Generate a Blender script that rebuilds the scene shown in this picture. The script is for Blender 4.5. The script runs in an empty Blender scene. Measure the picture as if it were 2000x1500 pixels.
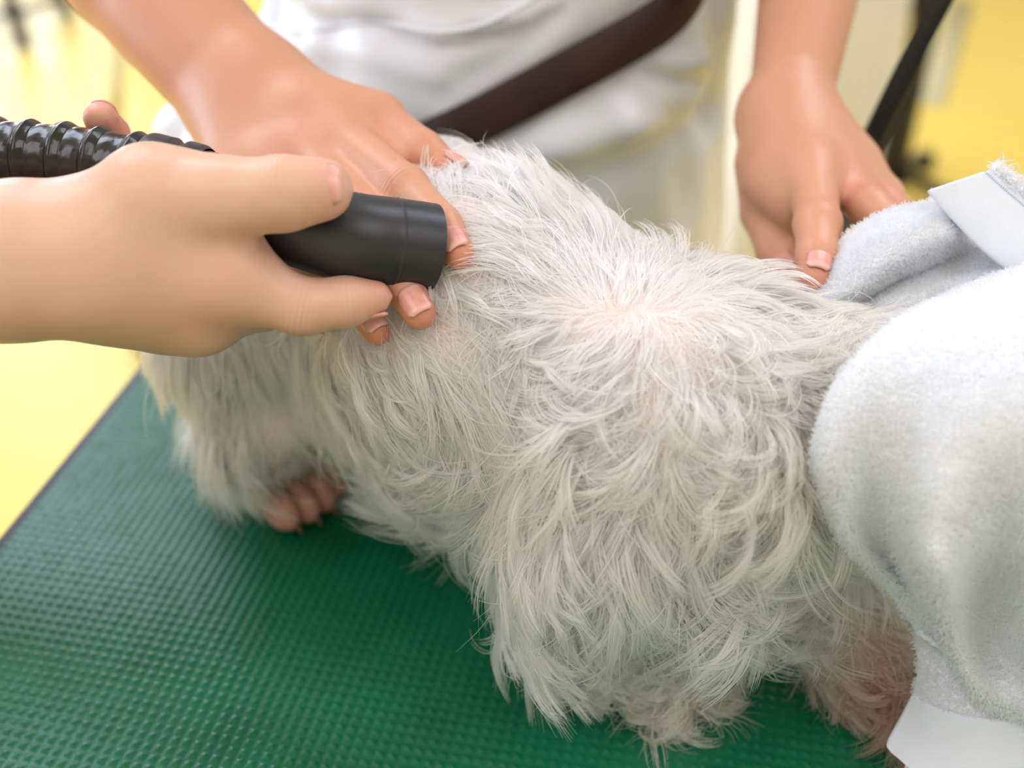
import bpy, bmesh, math, random
import numpy as np
from mathutils import Vector, Matrix
from mathutils.bvhtree import BVHTree
from mathutils.kdtree import KDTree

random.seed(7)
rng = np.random.default_rng(7)
SC = bpy.context.scene
COL = SC.collection

# ------------------------------------------------------------------ camera, light, exposure
TT = 0.75                     # table top height
CH = 0.42                     # camera above the table
F = 2250.0                    # focal length in pixels of the 2000 px wide frame
PITCH = math.radians(35.6)
CP, SP = math.cos(PITCH), math.sin(PITCH)
CAM = np.array([0.0, 0.0, TT + CH])
FW = np.array([0.0, CP, -SP]); UP = np.array([0.0, SP, CP]); RT = np.array([1.0, 0.0, 0.0])

cd = bpy.data.cameras.new('camera'); cam = bpy.data.objects.new('camera', cd); COL.objects.link(cam)
cam.location = CAM; cam.rotation_euler = (math.pi / 2 - PITCH, 0, 0)
cd.sensor_width = 36; cd.lens = 36 * F / 2000; cd.clip_start = 0.02
cd.dof.use_dof = True; cd.dof.focus_distance = 0.448; cd.dof.aperture_fstop = 4.0
SC.camera = cam

SC.view_settings.view_transform = 'Standard'; SC.view_settings.look = 'None'
SC.view_settings.gamma = 1.0; SC.view_settings.use_curve_mapping = False
SC.view_settings.exposure = 0.40
SC.cycles.max_bounces = 9; SC.cycles.diffuse_bounces = 5; SC.cycles.glossy_bounces = 3
SC.cycles.transmission_bounces = 8; SC.cycles.use_adaptive_sampling = True; SC.cycles.adaptive_threshold = 0.09; SC.cycles.caustics_reflective = False; SC.cycles.caustics_refractive = False

W = bpy.data.worlds.new('daylight'); SC.world = W; W.use_nodes = True
W.node_tree.nodes['Background'].inputs[0].default_value = (0.75, 0.87, 1.0, 1)
W.node_tree.nodes['Background'].inputs[1].default_value = 2.0

def area(name, loc, rot, sx, sy, power, col=(1, 1, 1)):
    l = bpy.data.lights.new(name, 'AREA'); l.shape = 'RECTANGLE'; l.size = sx; l.size_y = sy
    l.energy = power; l.color = col
    o = bpy.data.objects.new(name, l); COL.objects.link(o); o.location = loc; o.rotation_euler = rot
    return o
# fluorescent panels on the ceiling, daylight of the back-left window, an added side lamp
area('ceiling_lamp', (-1.25, 1.9, 2.66), (0, 0, 0), 1.3, 1.3, 25, (0.83, 0.92, 1.22))
area('ceiling_lamp', (1.15, 1.9, 2.66), (0, 0, 0), 1.3, 1.3, 25, (0.83, 0.92, 1.22))
area('ceiling_lamp', (-1.25, -0.5, 2.66), (0, 0, 0), 1.3, 1.3, 15, (0.92, 0.925, 1.06))
area('ceiling_lamp', (1.15, -0.5, 2.66), (0, 0, 0), 1.3, 1.3, 15, (0.92, 0.925, 1.06))
area('window_and_side_fill', (-2.3, 4.92, 1.5), (-math.pi / 2, 0, 0), 0.85, 2.1, 42, (0.76, 0.92, 1.28))
area('window_and_side_fill', (-3.36, 1.2, 1.6), (0, -math.pi / 2, 0), 1.3, 2.2, 50, (0.76, 0.92, 1.28))  # unseen lamp added at the left wall for cool side light

# ------------------------------------------------------------------ helpers
def pw(px, py, z):            # point of the world seen at (px, py) at depth z
    return CAM + z * (FW + (px - 1000) / F * RT - (py - 750) / F * UP)
def ph(px, py, h):            # point of the world seen at (px, py) at height h above the table top
    v = (py - 750) / F
    return pw(px, py, (CH - h) / (SP + v * CP))
def py_(px, py, Y):           # point of the world seen at (px, py) at distance Y
    v = (py - 750) / F
    return pw(px, py, Y / (CP - v * SP))
def T(x, y, h): return np.array([x, y, TT + h])

def tag(o, label=None, cat=None, group=None, kind=None):
    if label: o['label'] = label
    if cat: o['category'] = cat
    if group: o['group'] = group
    if kind: o['kind'] = kind
    return o
def empty(name, loc, label=None, cat=None, group=None):
    o = bpy.data.objects.new(name, None); COL.objects.link(o); o.location = loc
    o.empty_display_size = 0.05
    return tag(o, label, cat, group)
def link(name, me, mat=None, parent=None, smooth=True):
    o = bpy.data.objects.new(name, me); COL.objects.link(o)
    if mat: me.materials.append(mat)
    if smooth and len(me.polygons): me.polygons.foreach_set('use_smooth', [True] * len(me.polygons))
    if parent is not None:
        o.parent = parent; o.matrix_parent_inverse = Matrix.Translation(-parent_loc(parent))
    return o
def parent_loc(p):
    v = Vector((0, 0, 0))
    while p is not None:
        v += p.location; p = p.parent
        break
    return v
def mesh_np(name, V, Fq):
    V = np.asarray(V, np.float32); Fq = np.asarray(Fq, np.int32); n = Fq.shape[1]
    me = bpy.data.meshes.new(name)
    me.vertices.add(len(V)); me.vertices.foreach_set('co', V.ravel())
    me.loops.add(Fq.size); me.loops.foreach_set('vertex_index', Fq.ravel())
    me.polygons.add(len(Fq)); me.polygons.foreach_set('loop_start', np.arange(0, Fq.size, n, dtype=np.int32))
    me.update(calc_edges=True); me.validate()
    return me
def bm_mesh(name, bm):
    me = bpy.data.meshes.new(name); bm.normal_update(); bm.to_mesh(me); bm.free(); return me
def add_box(bm, lo, hi, bev=0.0, M=None):
    r = bmesh.ops.create_cube(bm, size=1.0); vs = r['verts']
    lo = Vector(lo); hi = Vector(hi)
    for v in vs:
        v.co = Vector(((v.co[i] + 0.5) * (hi[i] - lo[i]) + lo[i] for i in range(3)))
    if bev > 0:
        es = list({e for v in vs for e in v.link_edges})
        r = bmesh.ops.bevel(bm, geom=es, offset=bev, segments=2, affect='EDGES', profile=0.7)
        vs = list({v for f in r['faces'] for v in f.verts} | {v for v in vs if v.is_valid})
    if M is not None:
        for v in vs: v.co = M @ v.co
    return vs
def frame_of(d):
    d = np.asarray(d, float); d = d / np.linalg.norm(d)
    a = np.array([0, 0, 1.0]) if abs(d[2]) < 0.9 else np.array([1.0, 0, 0])
    s = np.cross(d, a); s /= np.linalg.norm(s); return d, s, np.cross(s, d)
def catmull(P, n):
    P = np.asarray(P, float); Q = np.vstack([2 * P[0] - P[1], P, 2 * P[-1] - P[-2]])
    out = []
    m = len(P) - 1
    for u in np.linspace(0, m, n):
        i = min(int(u), m - 1); t = u - i
        p0, p1, p2, p3 = Q[i], Q[i + 1], Q[i + 2], Q[i + 3]
        out.append(0.5 * ((2 * p1) + (p2 - p0) * t + (2 * p0 - 5 * p1 + 4 * p2 - p3) * t * t + (3 * p1 - p0 - 3 * p2 + p3) * t ** 3))
    return np.array(out)
def tube_mesh(name, pts, rad, seg=16, caps=True):
    """sweep a circle of radius rad[i] along pts with a transported frame"""
    pts = np.asarray(pts, float); n = len(pts); rad = np.broadcast_to(np.asarray(rad, float), (n,))
    tan = np.gradient(pts, axis=0); tan /= np.linalg.norm(tan, axis=1)[:, None] + 1e-12
    _, s, _ = frame_of(tan[0]); V = []
    ang = np.linspace(0, 2 * math.pi, seg, endpoint=False)
    for i in range(n):
        s = s - tan[i] * np.dot(s, tan[i]); s /= np.linalg.norm(s); b = np.cross(tan[i], s)
        V.append(pts[i] + rad[i] * (np.cos(ang)[:, None] * s + np.sin(ang)[:, None] * b))
    V = np.vstack(V)
    bm = bmesh.new(); bv = [bm.verts.new(v) for v in V]
    for i in range(n - 1):
        for j in range(seg):
            k = (j + 1) % seg
            bm.faces.new((bv[i * seg + j], bv[i * seg + k], bv[(i + 1) * seg + k], bv[(i + 1) * seg + j]))
    if caps:
        bm.faces.new(bv[:seg][::-1]); bm.faces.new(bv[-seg:])
    return bm_mesh(name, bm)
def grid_mesh(name, P, thick=0.0, flip=False):
    """P: (rows, cols, 3) net; thick closes it into a sheet"""
    r, c = P.shape[:2]; V = P.reshape(-1, 3)
    ii, jj = np.meshgrid(np.arange(r - 1), np.arange(c - 1), indexing='ij'); a = (ii * c + jj).ravel()
    q = np.stack([a, a + 1, a + c + 1, a + c], 1)
    if flip: q = q[:, ::-1]
    if thick == 0: return mesh_np(name, V, q)
    du = np.gradient(P, axis=1); dv = np.gradient(P, axis=0); N = np.cross(du, dv)
    N /= np.linalg.norm(N, axis=2)[..., None] + 1e-12
    if flip: N = -N
    V2 = (P - N * thick).reshape(-1, 3); n = r * c
    rim = list(range(c)) + [i * c + c - 1 for i in range(1, r)] + [(r - 1) * c + j for j in range(c - 2, -1, -1)] + [i * c for i in range(r - 2, 0, -1)]
    rq = []
    for a, b in zip(rim, rim[1:] + rim[:1]):
        rq.append((b, a, a + n, b + n) if not flip else (a, b, b + n, a + n))
    return mesh_np(name, np.vstack([V, V2]), np.vstack([q, q[:, ::-1] + n, np.array(rq)]))
def spline_net(net, nr, nc):
    net = np.asarray(net, float)
    rows = np.stack([catmull(r, nc) for r in net])
    return np.stack([catmull(rows[:, j], nr) for j in range(nc)], 1)

# ------------------------------------------------------------------ signed-distance modelling
class Sdf:
    def __init__(s, lo, hi, vox):
        s.vox = vox; s.lo = np.array(lo, float); s.n = np.ceil((np.array(hi) - s.lo) / vox).astype(int) + 1
        s.f = np.full(s.n, 0.05, np.float32)
    def _win(s, lo, hi):
        a = np.clip(np.floor((lo - s.lo) / s.vox).astype(int), 0, s.n); b = np.clip(np.ceil((hi - s.lo) / s.vox).astype(int) + 1, 0, s.n)
        if np.any(b <= a): return None, None
        ax = [(s.lo[i] + s.vox * np.arange(a[i], b[i])).astype(np.float32) for i in range(3)]
        return tuple(slice(a[i], b[i]) for i in range(3)), ax
    def _merge(s, sl, d, k):
        g = s.f[sl]; m = np.minimum(g, d)
        if k > 0: h = np.maximum(k - np.abs(g - d), 0) / k; m = m - h * h * k * 0.25
        s.f[sl] = m
    def cone(s, a, b, ra, rb, k=0.004, mg=0.022):
        a = np.asarray(a, float); b = np.asarray(b, float); R = max(ra, rb) + mg
        sl, ax = s._win(np.minimum(a, b) - R, np.maximum(a, b) + R)
        if sl is None: return
        X, Y, Z = ax[0][:, None, None], ax[1][None, :, None], ax[2][None, None, :]
        ab = b - a; L2 = max(np.dot(ab, ab), 1e-12)
        t = np.clip(((X - a[0]) * ab[0] + (Y - a[1]) * ab[1] + (Z - a[2]) * ab[2]) / L2, 0, 1)
        d = np.sqrt((X - a[0] - t * ab[0]) ** 2 + (Y - a[1] - t * ab[1]) ** 2 + (Z - a[2] - t * ab[2]) ** 2) - (ra + (rb - ra) * t)
        s._merge(sl, d.astype(np.float32), k)
    def chain(s, pts, rad, k=0.004, k0=None):
        for i in range(len(pts) - 1):
            s.cone(pts[i], pts[i + 1], rad[i], rad[i + 1], k0 if (i == 0 and k0) else k)
    def ell(s, c, axes, r, k=0.01, mg=0.022):
        """axes: 3x3 rows = local unit axes"""
        c = np.asarray(c, float); r = np.asarray(r, float); A = np.asarray(axes, float); R = max(r) + mg
        sl, ax = s._win(c - R, c + R)
        if sl is None: return
        X, Y, Z = ax[0][:, None, None] - c[0], ax[1][None, :, None] - c[1], ax[2][None, None, :] - c[2]
        q = [(A[i][0] * X + A[i][1] * Y + A[i][2] * Z) for i in range(3)]
        k0 = np.sqrt(sum((q[i] / r[i]) ** 2 for i in range(3))); k1 = np.sqrt(sum((q[i] / r[i] ** 2) ** 2 for i in range(3))) + 1e-9
        s._merge(sl, (k0 * (k0 - 1) / k1).astype(np.float32), k)
    def sample(s, P):
        q = (P - s.lo) / s.vox; i = np.clip(np.floor(q).astype(int), 0, s.n - 2); t = np.clip(q - i, 0, 1)
        out = 0
        for dx in (0, 1):
            for dy in (0, 1):
                for dz in (0, 1):
                    w = (t[:, 0] if dx else 1 - t[:, 0]) * (t[:, 1] if dy else 1 - t[:, 1]) * (t[:, 2] if dz else 1 - t[:, 2])
                    out = out + w * s.f[i[:, 0] + dx, i[:, 1] + dy, i[:, 2] + dz]
        return out
    def grad(s, P, e=None):
        e = e or s.vox
        g = np.stack([s.sample(P + e * np.eye(3)[i]) - s.sample(P - e * np.eye(3)[i]) for i in range(3)], 1)
        return g / (np.linalg.norm(g, axis=1)[:, None] + 1e-9)
    def mesh(s, name, smooth=3):
        f = s.f; ins = f < 0; nx, ny, nz = f.shape
        cnt = np.zeros((nx - 1, ny - 1, nz - 1), np.int8)
        for dx in (0, 1):
            for dy in (0, 1):
                for dz in (0, 1):
                    cnt += ins[dx:nx - 1 + dx, dy:ny - 1 + dy, dz:nz - 1 + dz]
        act = np.argwhere((cnt > 0) & (cnt < 8)); idx = np.full(cnt.shape, -1, np.int32); idx[act[:, 0], act[:, 1], act[:, 2]] = np.arange(len(act))
        cor = [(dx, dy, dz) for dx in (0, 1) for dy in (0, 1) for dz in (0, 1)]
        val = np.stack([f[act[:, 0] + c[0], act[:, 1] + c[1], act[:, 2] + c[2]] for c in cor], 1)
        acc = np.zeros((len(act), 3)); num = np.zeros(len(act))
        for i in range(8):
            for j in range(i + 1, 8):
                df = np.array(cor[j]) - np.array(cor[i])
                if np.abs(df).sum() != 1: continue
                a, b = val[:, i], val[:, j]; m = (a < 0) != (b < 0)
                t = np.where(m, a / np.where(m, a - b, 1), 0)
                acc[m] += np.array(cor[i]) + t[m, None] * df; num[m] += 1
        V = s.lo + s.vox * (act + acc / num[:, None])
        quads = []
        for ax in range(3):
            sh = [slice(0, nx), slice(0, ny), slice(0, nz)]; s0 = sh.copy(); s1 = sh.copy()
            n = f.shape[ax]; s0[ax] = slice(0, n - 1); s1[ax] = slice(1, n)
            cr = ins[tuple(s0)] != ins[tuple(s1)]
            e = np.argwhere(cr); o1, o2 = (ax + 1) % 3, (ax + 2) % 3
            e = e[(e[:, o1] > 0) & (e[:, o2] > 0) & (e[:, o1] < f.shape[o1] - 1) & (e[:, o2] < f.shape[o2] - 1)]
            if not len(e): continue
            def at(d1, d2):
                q = e.copy(); q[:, o1] -= d1; q[:, o2] -= d2; return idx[q[:, 0], q[:, 1], q[:, 2]]
            q = np.stack([at(1, 1), at(0, 1), at(0, 0), at(1, 0)], 1)
            fl = ~ins[e[:, 0], e[:, 1], e[:, 2]]; q[fl] = q[fl][:, ::-1]; quads.append(q)
        Q = np.vstack(quads)
        Q = Q[(Q >= 0).all(1)]
        for _ in range(smooth):
            S = np.zeros_like(V); C = np.zeros(len(V))
            for i in range(4):
                a, b = Q[:, i], Q[:, (i + 1) % 4]
                for ax in range(3):
                    S[:, ax] += np.bincount(a, V[b, ax], len(V)) + np.bincount(b, V[a, ax], len(V))
                C += np.bincount(a, minlength=len(V)) + np.bincount(b, minlength=len(V))
            V = 0.5 * V + 0.5 * S / np.maximum(C, 1)[:, None]
        return mesh_np(name, V, Q)

# ------------------------------------------------------------------ materials
def mat_new(name):
    m = bpy.data.materials.new(name); m.use_nodes = True
    nt = m.node_tree; return m, nt, nt.nodes['Principled BSDF']
def setp(b, **k):
    for n, v in k.items(): b.inputs[n.replace('_', ' ')].default_value = v
def srgb(r, g, b):
    f = lambda c: (c / 255 / 12.92) if c / 255 <= 0.04045 else ((c / 255 + 0.055) / 1.055) ** 2.4
    return (f(r), f(g), f(b), 1)
def noise_mat(name, c1, c2, scale=8, rough=0.5, bump=0.0, bscale=60, detail=4, spec=0.5, coat=0.0, ramp=(0.35, 0.65), bdist=0.002):
    m, nt, b = mat_new(name); N = nt.nodes; L = nt.links
    tc = N.new('ShaderNodeTexCoord'); no = N.new('ShaderNodeTexNoise'); no.inputs['Scale'].default_value = scale; no.inputs['Detail'].default_value = detail
    cr = N.new('ShaderNodeValToRGB'); cr.color_ramp.elements[0].color = c1; cr.color_ramp.elements[1].color = c2
    cr.color_ramp.elements[0].position, cr.color_ramp.elements[1].position = ramp
    L.new(tc.outputs['Object'], no.inputs['Vector']); L.new(no.outputs['Fac'], cr.inputs['Fac']); L.new(cr.outputs['Color'], b.inputs['Base Color'])
    b.inputs['Roughness'].default_value = rough; b.inputs['Specular IOR Level'].default_value = spec; b.inputs['Coat Weight'].default_value = coat
    if bump > 0:
        n2 = N.new('ShaderNodeTexNoise'); n2.inputs['Scale'].default_value = bscale; bp = N.new('ShaderNodeBump')
        bp.inputs['Strength'].default_value = bump; bp.inputs['Distance'].default_value = bdist
        L.new(tc.outputs['Object'], n2.inputs['Vector']); L.new(n2.outputs['Fac'], bp.inputs['Height']); L.new(bp.outputs['Normal'], b.inputs['Normal'])
    return m
def skin_mat(name, base, pink, creases=()):
    m, nt, b = mat_new(name); N = nt.nodes; L = nt.links
    tc = N.new('ShaderNodeTexCoord'); no = N.new('ShaderNodeTexNoise'); no.inputs['Scale'].default_value = 45; no.inputs['Detail'].default_value = 5
    at = N.new('ShaderNodeAttribute'); at.attribute_name = 'flush'
    ma = N.new('ShaderNodeMath'); ma.operation = 'MULTIPLY_ADD'; ma.inputs[1].default_value = 0.35; L.new(no.outputs['Fac'], ma.inputs[0]); L.new(at.outputs['Fac'], ma.inputs[2])
    su = N.new('ShaderNodeMath'); su.operation = 'SUBTRACT'; su.use_clamp = True; su.inputs[1].default_value = 0.14; L.new(ma.outputs[0], su.inputs[0])
    mx = N.new('ShaderNodeMix'); mx.data_type = 'RGBA'; mx.inputs[6].default_value = base; mx.inputs[7].default_value = pink
    L.new(tc.outputs['Object'], no.inputs['Vector']); L.new(su.outputs[0], mx.inputs[0]); L.new(mx.outputs[2], b.inputs['Base Color'])
    setp(b, Roughness=0.42, Specular_IOR_Level=0.42, Subsurface_Weight=0.25, Subsurface_Scale=0.004)
    b.inputs['Subsurface Radius'].default_value = (1.0, 0.4, 0.22)
    vo = N.new('ShaderNodeTexVoronoi'); vo.inputs['Scale'].default_value = 900; bp = N.new('ShaderNodeBump'); bp.inputs['Strength'].default_value = 0.12; bp.inputs['Distance'].default_value = 0.0004
    L.new(tc.outputs['Object'], vo.inputs['Vector']); L.new(vo.outputs['Distance'], bp.inputs['Height'])
    geo = N.new('ShaderNodeNewGeometry'); tot = None
    def vm(op, a, v=None, out=0):
        q = N.new('ShaderNodeVectorMath'); q.operation = op; L.new(a, q.inputs[0])
        if v is not None: q.inputs[1].default_value = tuple(v)
        return q.outputs['Value'] if op in ('DOT_PRODUCT', 'LENGTH') else q.outputs[0]
    def mm(op, a, b_=None, c_=None):
        q = N.new('ShaderNodeMath'); q.operation = op
        for i, x in enumerate((a, b_, c_)):
            if x is None: continue
            if isinstance(x, (int, float)): q.inputs[i].default_value = x
            else: L.new(x, q.inputs[i])
        return q.outputs[0]
    for c, d, r in creases:      # wrinkles across a finger joint
        rel = vm('SUBTRACT', geo.outputs['Position'], c); t = vm('DOT_PRODUCT', rel, np.array(d) / np.linalg.norm(d)); ln_ = vm('LENGTH', rel)
        wob = mm('MULTIPLY', no.outputs['Fac'], 3.0)
        wave = mm('POWER', mm('ABSOLUTE', mm('SINE', mm('ADD', mm('MULTIPLY', t, 1500.0), wob))), 0.5)
        e = mm('EXPONENT', mm('MULTIPLY', mm('MULTIPLY', t, t), -1.0 / (r * r * .16)))
        e2 = mm('EXPONENT', mm('MULTIPLY', mm('MULTIPLY', ln_, ln_), -1.0 / (r * r * 1.6)))
        q = mm('MULTIPLY', mm('MULTIPLY', e, e2), wave); tot = q if tot is None else mm('ADD', tot, q)
    if tot is not None:
        b2 = N.new('ShaderNodeBump'); b2.inputs['Strength'].default_value = 0.38; b2.inputs['Distance'].default_value = 0.0010
        L.new(tot, b2.inputs['Height']); L.new(bp.outputs['Normal'], b2.inputs['Normal']); L.new(b2.outputs['Normal'], b.inputs['Normal'])
    else: L.new(bp.outputs['Normal'], b.inputs['Normal'])
    return m
M = {}
M['floor'] = noise_mat('yellow_floor', srgb(230, 198, 84), srgb(236, 205, 96), 1.5, 0.42, 0.04, 30, spec=0.5)
M['wall'] = noise_mat('white_wall', srgb(232, 230, 224), srgb(238, 236, 230), 3, 0.7)
M['ceiling'] = noise_mat('white_ceiling', srgb(236, 236, 234), srgb(242, 242, 240), 3, 0.8)
M['mat'] = noise_mat('green_rubber', srgb(0, 92, 62), srgb(4, 104, 72), 30, 0.31, 0.25, 900, spec=0.55, bdist=0.0003)
M['black_trim'] = noise_mat('black_rubber', srgb(26, 28, 28), srgb(36, 38, 38), 40, 0.5)
M['steel'] = noise_mat('grey_steel', srgb(120, 122, 124), srgb(150, 152, 154), 20, 0.35); M['steel'].node_tree.nodes['Principled BSDF'].inputs['Metallic'].default_value = 0.9
M['board'] = noise_mat('table_board', srgb(70, 60, 48), srgb(84, 72, 58), 12, 0.6)
M['nail'] = noise_mat('fingernail', srgb(216, 150, 138), srgb(224, 162, 150), 300, 0.25, spec=0.5)
m_ = M['nail']; nt_m = m_.node_tree; at_ = nt_m.nodes.new('ShaderNodeAttribute'); at_.attribute_name = 'edge'
mx_ = nt_m.nodes.new('ShaderNodeMix'); mx_.data_type = 'RGBA'; mx_.inputs[7].default_value = srgb(238, 206, 190)
pb_ = nt_m.nodes['Principled BSDF']; src_ = pb_.inputs['Base Color'].links[0].from_socket
nt_m.links.new(src_, mx_.inputs[6]); nt_m.links.new(at_.outputs['Fac'], mx_.inputs[0]); nt_m.links.new(mx_.outputs[2], pb_.inputs['Base Color'])
M['apron'] = noise_mat('white_vinyl', srgb(224, 227, 234), srgb(230, 233, 239), 6, 0.27, 0.12, 26, spec=0.36, bdist=0.004)
M['shirt'] = noise_mat('pale_shirt', srgb(214, 208, 206), srgb(222, 216, 214), 20, 0.85)
M['trousers'] = noise_mat('dark_trousers', srgb(44, 38, 34), srgb(54, 46, 40), 30, 0.85)
M['shoe'] = noise_mat('white_shoe', srgb(212, 212, 208), srgb(224, 224, 220), 30, 0.5)
M['leather'] = noise_mat('dark_leather', srgb(40, 22, 16), srgb(54, 31, 22), 35, 0.45, 0.2, 500, spec=0.35, bdist=0.0005)
M['nozzle'] = noise_mat('black_plastic', srgb(32, 33, 37), srgb(38, 39, 43), 60, 0.38, 0.1, 700, spec=0.5, bdist=0.0003)
M['hose'] = noise_mat('glossy_black_hose', srgb(18, 17, 17), srgb(30, 28, 27), 60, 0.2, 0.4, 120, spec=0.5, bdist=0.002)
M['towel'] = noise_mat('white_terry', srgb(214, 217, 223), srgb(222, 225, 230), 30, 0.9, 0.6, 420, spec=0.1, bdist=0.0015)
M['hem'] = noise_mat('white_hem', srgb(216, 221, 230), srgb(222, 227, 236), 40, 0.85, 0.3, 1300, spec=0.1, bdist=0.0004)
M['thread'] = noise_mat('blue_thread', srgb(176, 188, 214), srgb(196, 206, 226), 200, 0.8)
M['cabinet'] = noise_mat('cream_paint', srgb(210, 209, 206), srgb(216, 215, 212), 4, 0.4)
M['black_metal'] = noise_mat('black_metal', srgb(18, 20, 26), srgb(26, 28, 36), 20, 0.4)
M['webbing'] = noise_mat('black_webbing', srgb(10, 9, 8), srgb(20, 17, 15), 300, 0.6)
M['bin'] = noise_mat('brown_bin', srgb(70, 48, 24), srgb(86, 60, 30), 12, 0.5)
M['tape'] = noise_mat('reflection_grey', srgb(196, 184, 140), srgb(206, 194, 150), 12, 0.5)  # pale colour of the painted floor reflection
M['dark_strip'] = noise_mat('dark_yellow', srgb(160, 132, 44), srgb(170, 142, 50), 12, 0.4)
M['frame'] = noise_mat('white_frame', srgb(230, 230, 228), srgb(238, 238, 236), 6, 0.4)
M['dog_skin'] = noise_mat('dog_skin', srgb(226, 208, 202), srgb(234, 218, 212), 60, 0.7)
M['dog_pad'] = noise_mat('dog_toe_skin', srgb(176, 122, 104), srgb(204, 152, 134), 120, 0.5)
M['claw'] = noise_mat('claw', srgb(92, 66, 54), srgb(120, 90, 74), 120, 0.4)
m, nt, b = mat_new('window_glass'); setp(b, Roughness=0.02, Transmission_Weight=1.0, IOR=1.45); M['glass'] = m

def fur_mat(name, gloss=0.12):
    m = bpy.data.materials.new(name); m.use_nodes = True; nt = m.node_tree; N = nt.nodes; L = nt.links; N.clear()
    out = N.new('ShaderNodeOutputMaterial'); at = N.new('ShaderNodeAttribute'); at.attribute_name = 'tint'
    h = N.new('ShaderNodeBsdfHairPrincipled'); h.parametrization = 'COLOR'
    L.new(at.outputs['Color'], h.inputs['Color']); h.inputs['Roughness'].default_value = 0.42; h.inputs['Radial Roughness'].default_value = 0.55
    h.inputs['Random Roughness'].default_value = 0.2
    df = N.new('ShaderNodeBsdfDiffuse'); L.new(at.outputs['Color'], df.inputs['Color'])
    mx = N.new('ShaderNodeMixShader'); mx.inputs[0].default_value = 0.2; L.new(h.outputs[0], mx.inputs[1]); L.new(df.outputs[0], mx.inputs[2])
    L.new(mx.outputs[0], out.inputs['Surface'])
    return m
def pile_mat(name):
    m = bpy.data.materials.new(name); m.use_nodes = True; nt = m.node_tree; N = nt.nodes; L = nt.links; N.clear()
    out = N.new('ShaderNodeOutputMaterial'); at = N.new('ShaderNodeAttribute'); at.attribute_name = 'tint'
    df = N.new('ShaderNodeBsdfDiffuse'); tr = N.new('ShaderNodeBsdfTranslucent'); m1 = N.new('ShaderNodeMixShader'); m1.inputs[0].default_value = 0.4
    L.new(at.outputs['Color'], df.inputs['Color']); L.new(at.outputs['Color'], tr.inputs['Color'])
    L.new(df.outputs[0], m1.inputs[1]); L.new(tr.outputs[0], m1.inputs[2]); L.new(m1.outputs[0], out.inputs['Surface'])
    return m
M['fur'] = fur_mat('white_fur'); M['pile'] = fur_mat('terry_pile')

def hair_object(name, P, rad, tint, mat, parent):
    """P (n, k, 3) strands, rad (n, k), tint (n, 3)"""
    n, k = P.shape[:2]
    hc = bpy.data.hair_curves.new(name); hc.add_curves([k] * n)
    hc.attributes['position'].data.foreach_set('vector', np.ascontiguousarray(P, np.float32).ravel())
    ra = hc.attributes.get('radius') or hc.attributes.new('radius', 'FLOAT', 'POINT')
    ra.data.foreach_set('value', np.ascontiguousarray(rad, np.float32).ravel())
    ta = hc.attributes.new('tint', 'FLOAT_COLOR', 'CURVE')
    ta.data.foreach_set('color', np.hstack([tint, np.ones((n, 1))]).astype(np.float32).ravel())
    hc.materials.append(mat)
    o = bpy.data.objects.new(name, hc); COL.objects.link(o)
    o.parent = parent; o.matrix_parent_inverse = Matrix.Translation(-parent_loc(parent))
    return tag(o, kind='stuff')
# ------------------------------------------------------------------ the room
def struct_box(name, lo, hi, mat, bev=0.0):
    bm = bmesh.new(); add_box(bm, lo, hi, bev); return tag(link(name, bm_mesh(name, bm), mat, None, False), kind='structure')
RX, RY0, RY1, RH_ = 3.4, -2.6, 5.0, 2.75
struct_box('floor', (-RX, RY0, -0.05), (RX, RY1, 0), M['floor'])
struct_box('ceiling', (-RX, RY0, RH_), (RX, RY1, RH_ + 0.05), M['ceiling'])
struct_box('wall_left', (-RX - 0.1, RY0, 0), (-RX, RY1, RH_), M['wall'])
struct_box('wall_right', (RX, RY0, 0), (RX + 0.1, RY1, RH_), M['wall'])
struct_box('wall_front', (-RX - 0.1, RY0 - 0.1, 0), (RX + 0.1, RY0, RH_), M['wall'])
# back wall around a tall window on the left
bm = bmesh.new(); WX0, WX1, WZ0, WZ1 = -2.75, -1.85, 0.4, 2.55
add_box(bm, (-RX - 0.1, RY1, 0), (WX0, RY1 + 0.1, RH_)); add_box(bm, (WX1, RY1, 0), (RX + 0.1, RY1 + 0.1, RH_))
add_box(bm, (WX0, RY1, 0), (WX1, RY1 + 0.1, WZ0)); add_box(bm, (WX0, RY1, WZ1), (WX1, RY1 + 0.1, RH_))
tag(link('wall_back', bm_mesh('wall_back', bm), M['wall'], None, False), kind='structure')
bm = bmesh.new()
for lo, hi in (((WX0, WZ0), (WX0 + 0.05, WZ1)), ((WX1 - 0.05, WZ0), (WX1, WZ1)), ((WX0, WZ0), (WX1, WZ0 + 0.05)), ((WX0, WZ1 - 0.05), (WX1, WZ1)), ((WX0, 1.45), (WX1, 1.5))):
    add_box(bm, (lo[0], RY1 + 0.02, lo[1]), (hi[0], RY1 + 0.08, hi[1]), 0.006)
win = tag(link('window_1', bm_mesh('window_1', bm), M['frame'], None, False), kind='structure')
for z0, z1 in ((WZ0 + 0.05, 1.45), (1.5, WZ1 - 0.05)):
    bm = bmesh.new(); add_box(bm, (WX0 + 0.05, RY1 + 0.045, z0), (WX1 - 0.05, RY1 + 0.051, z1)); link('pane', bm_mesh('pane', bm), M['glass'], win, False)
bm = bmesh.new()
for lo, hi in (((-RX, 0.05, 0.9), (-RX + 0.03, 0.1, 2.3)), ((-RX, 2.3, 0.9), (-RX + 0.03, 2.35, 2.3)), ((-RX, 0.1, 0.9), (-RX + 0.03, 2.3, 0.95)), ((-RX, 0.1, 2.25), (-RX + 0.03, 2.3, 2.3))):
    add_box(bm, lo, hi, 0.004)
tag(link('side_fill_frame', bm_mesh('side_fill_frame', bm), M['frame'], None, False), kind='structure')  # unseen frame added round the side lamp, no opening behind it
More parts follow.
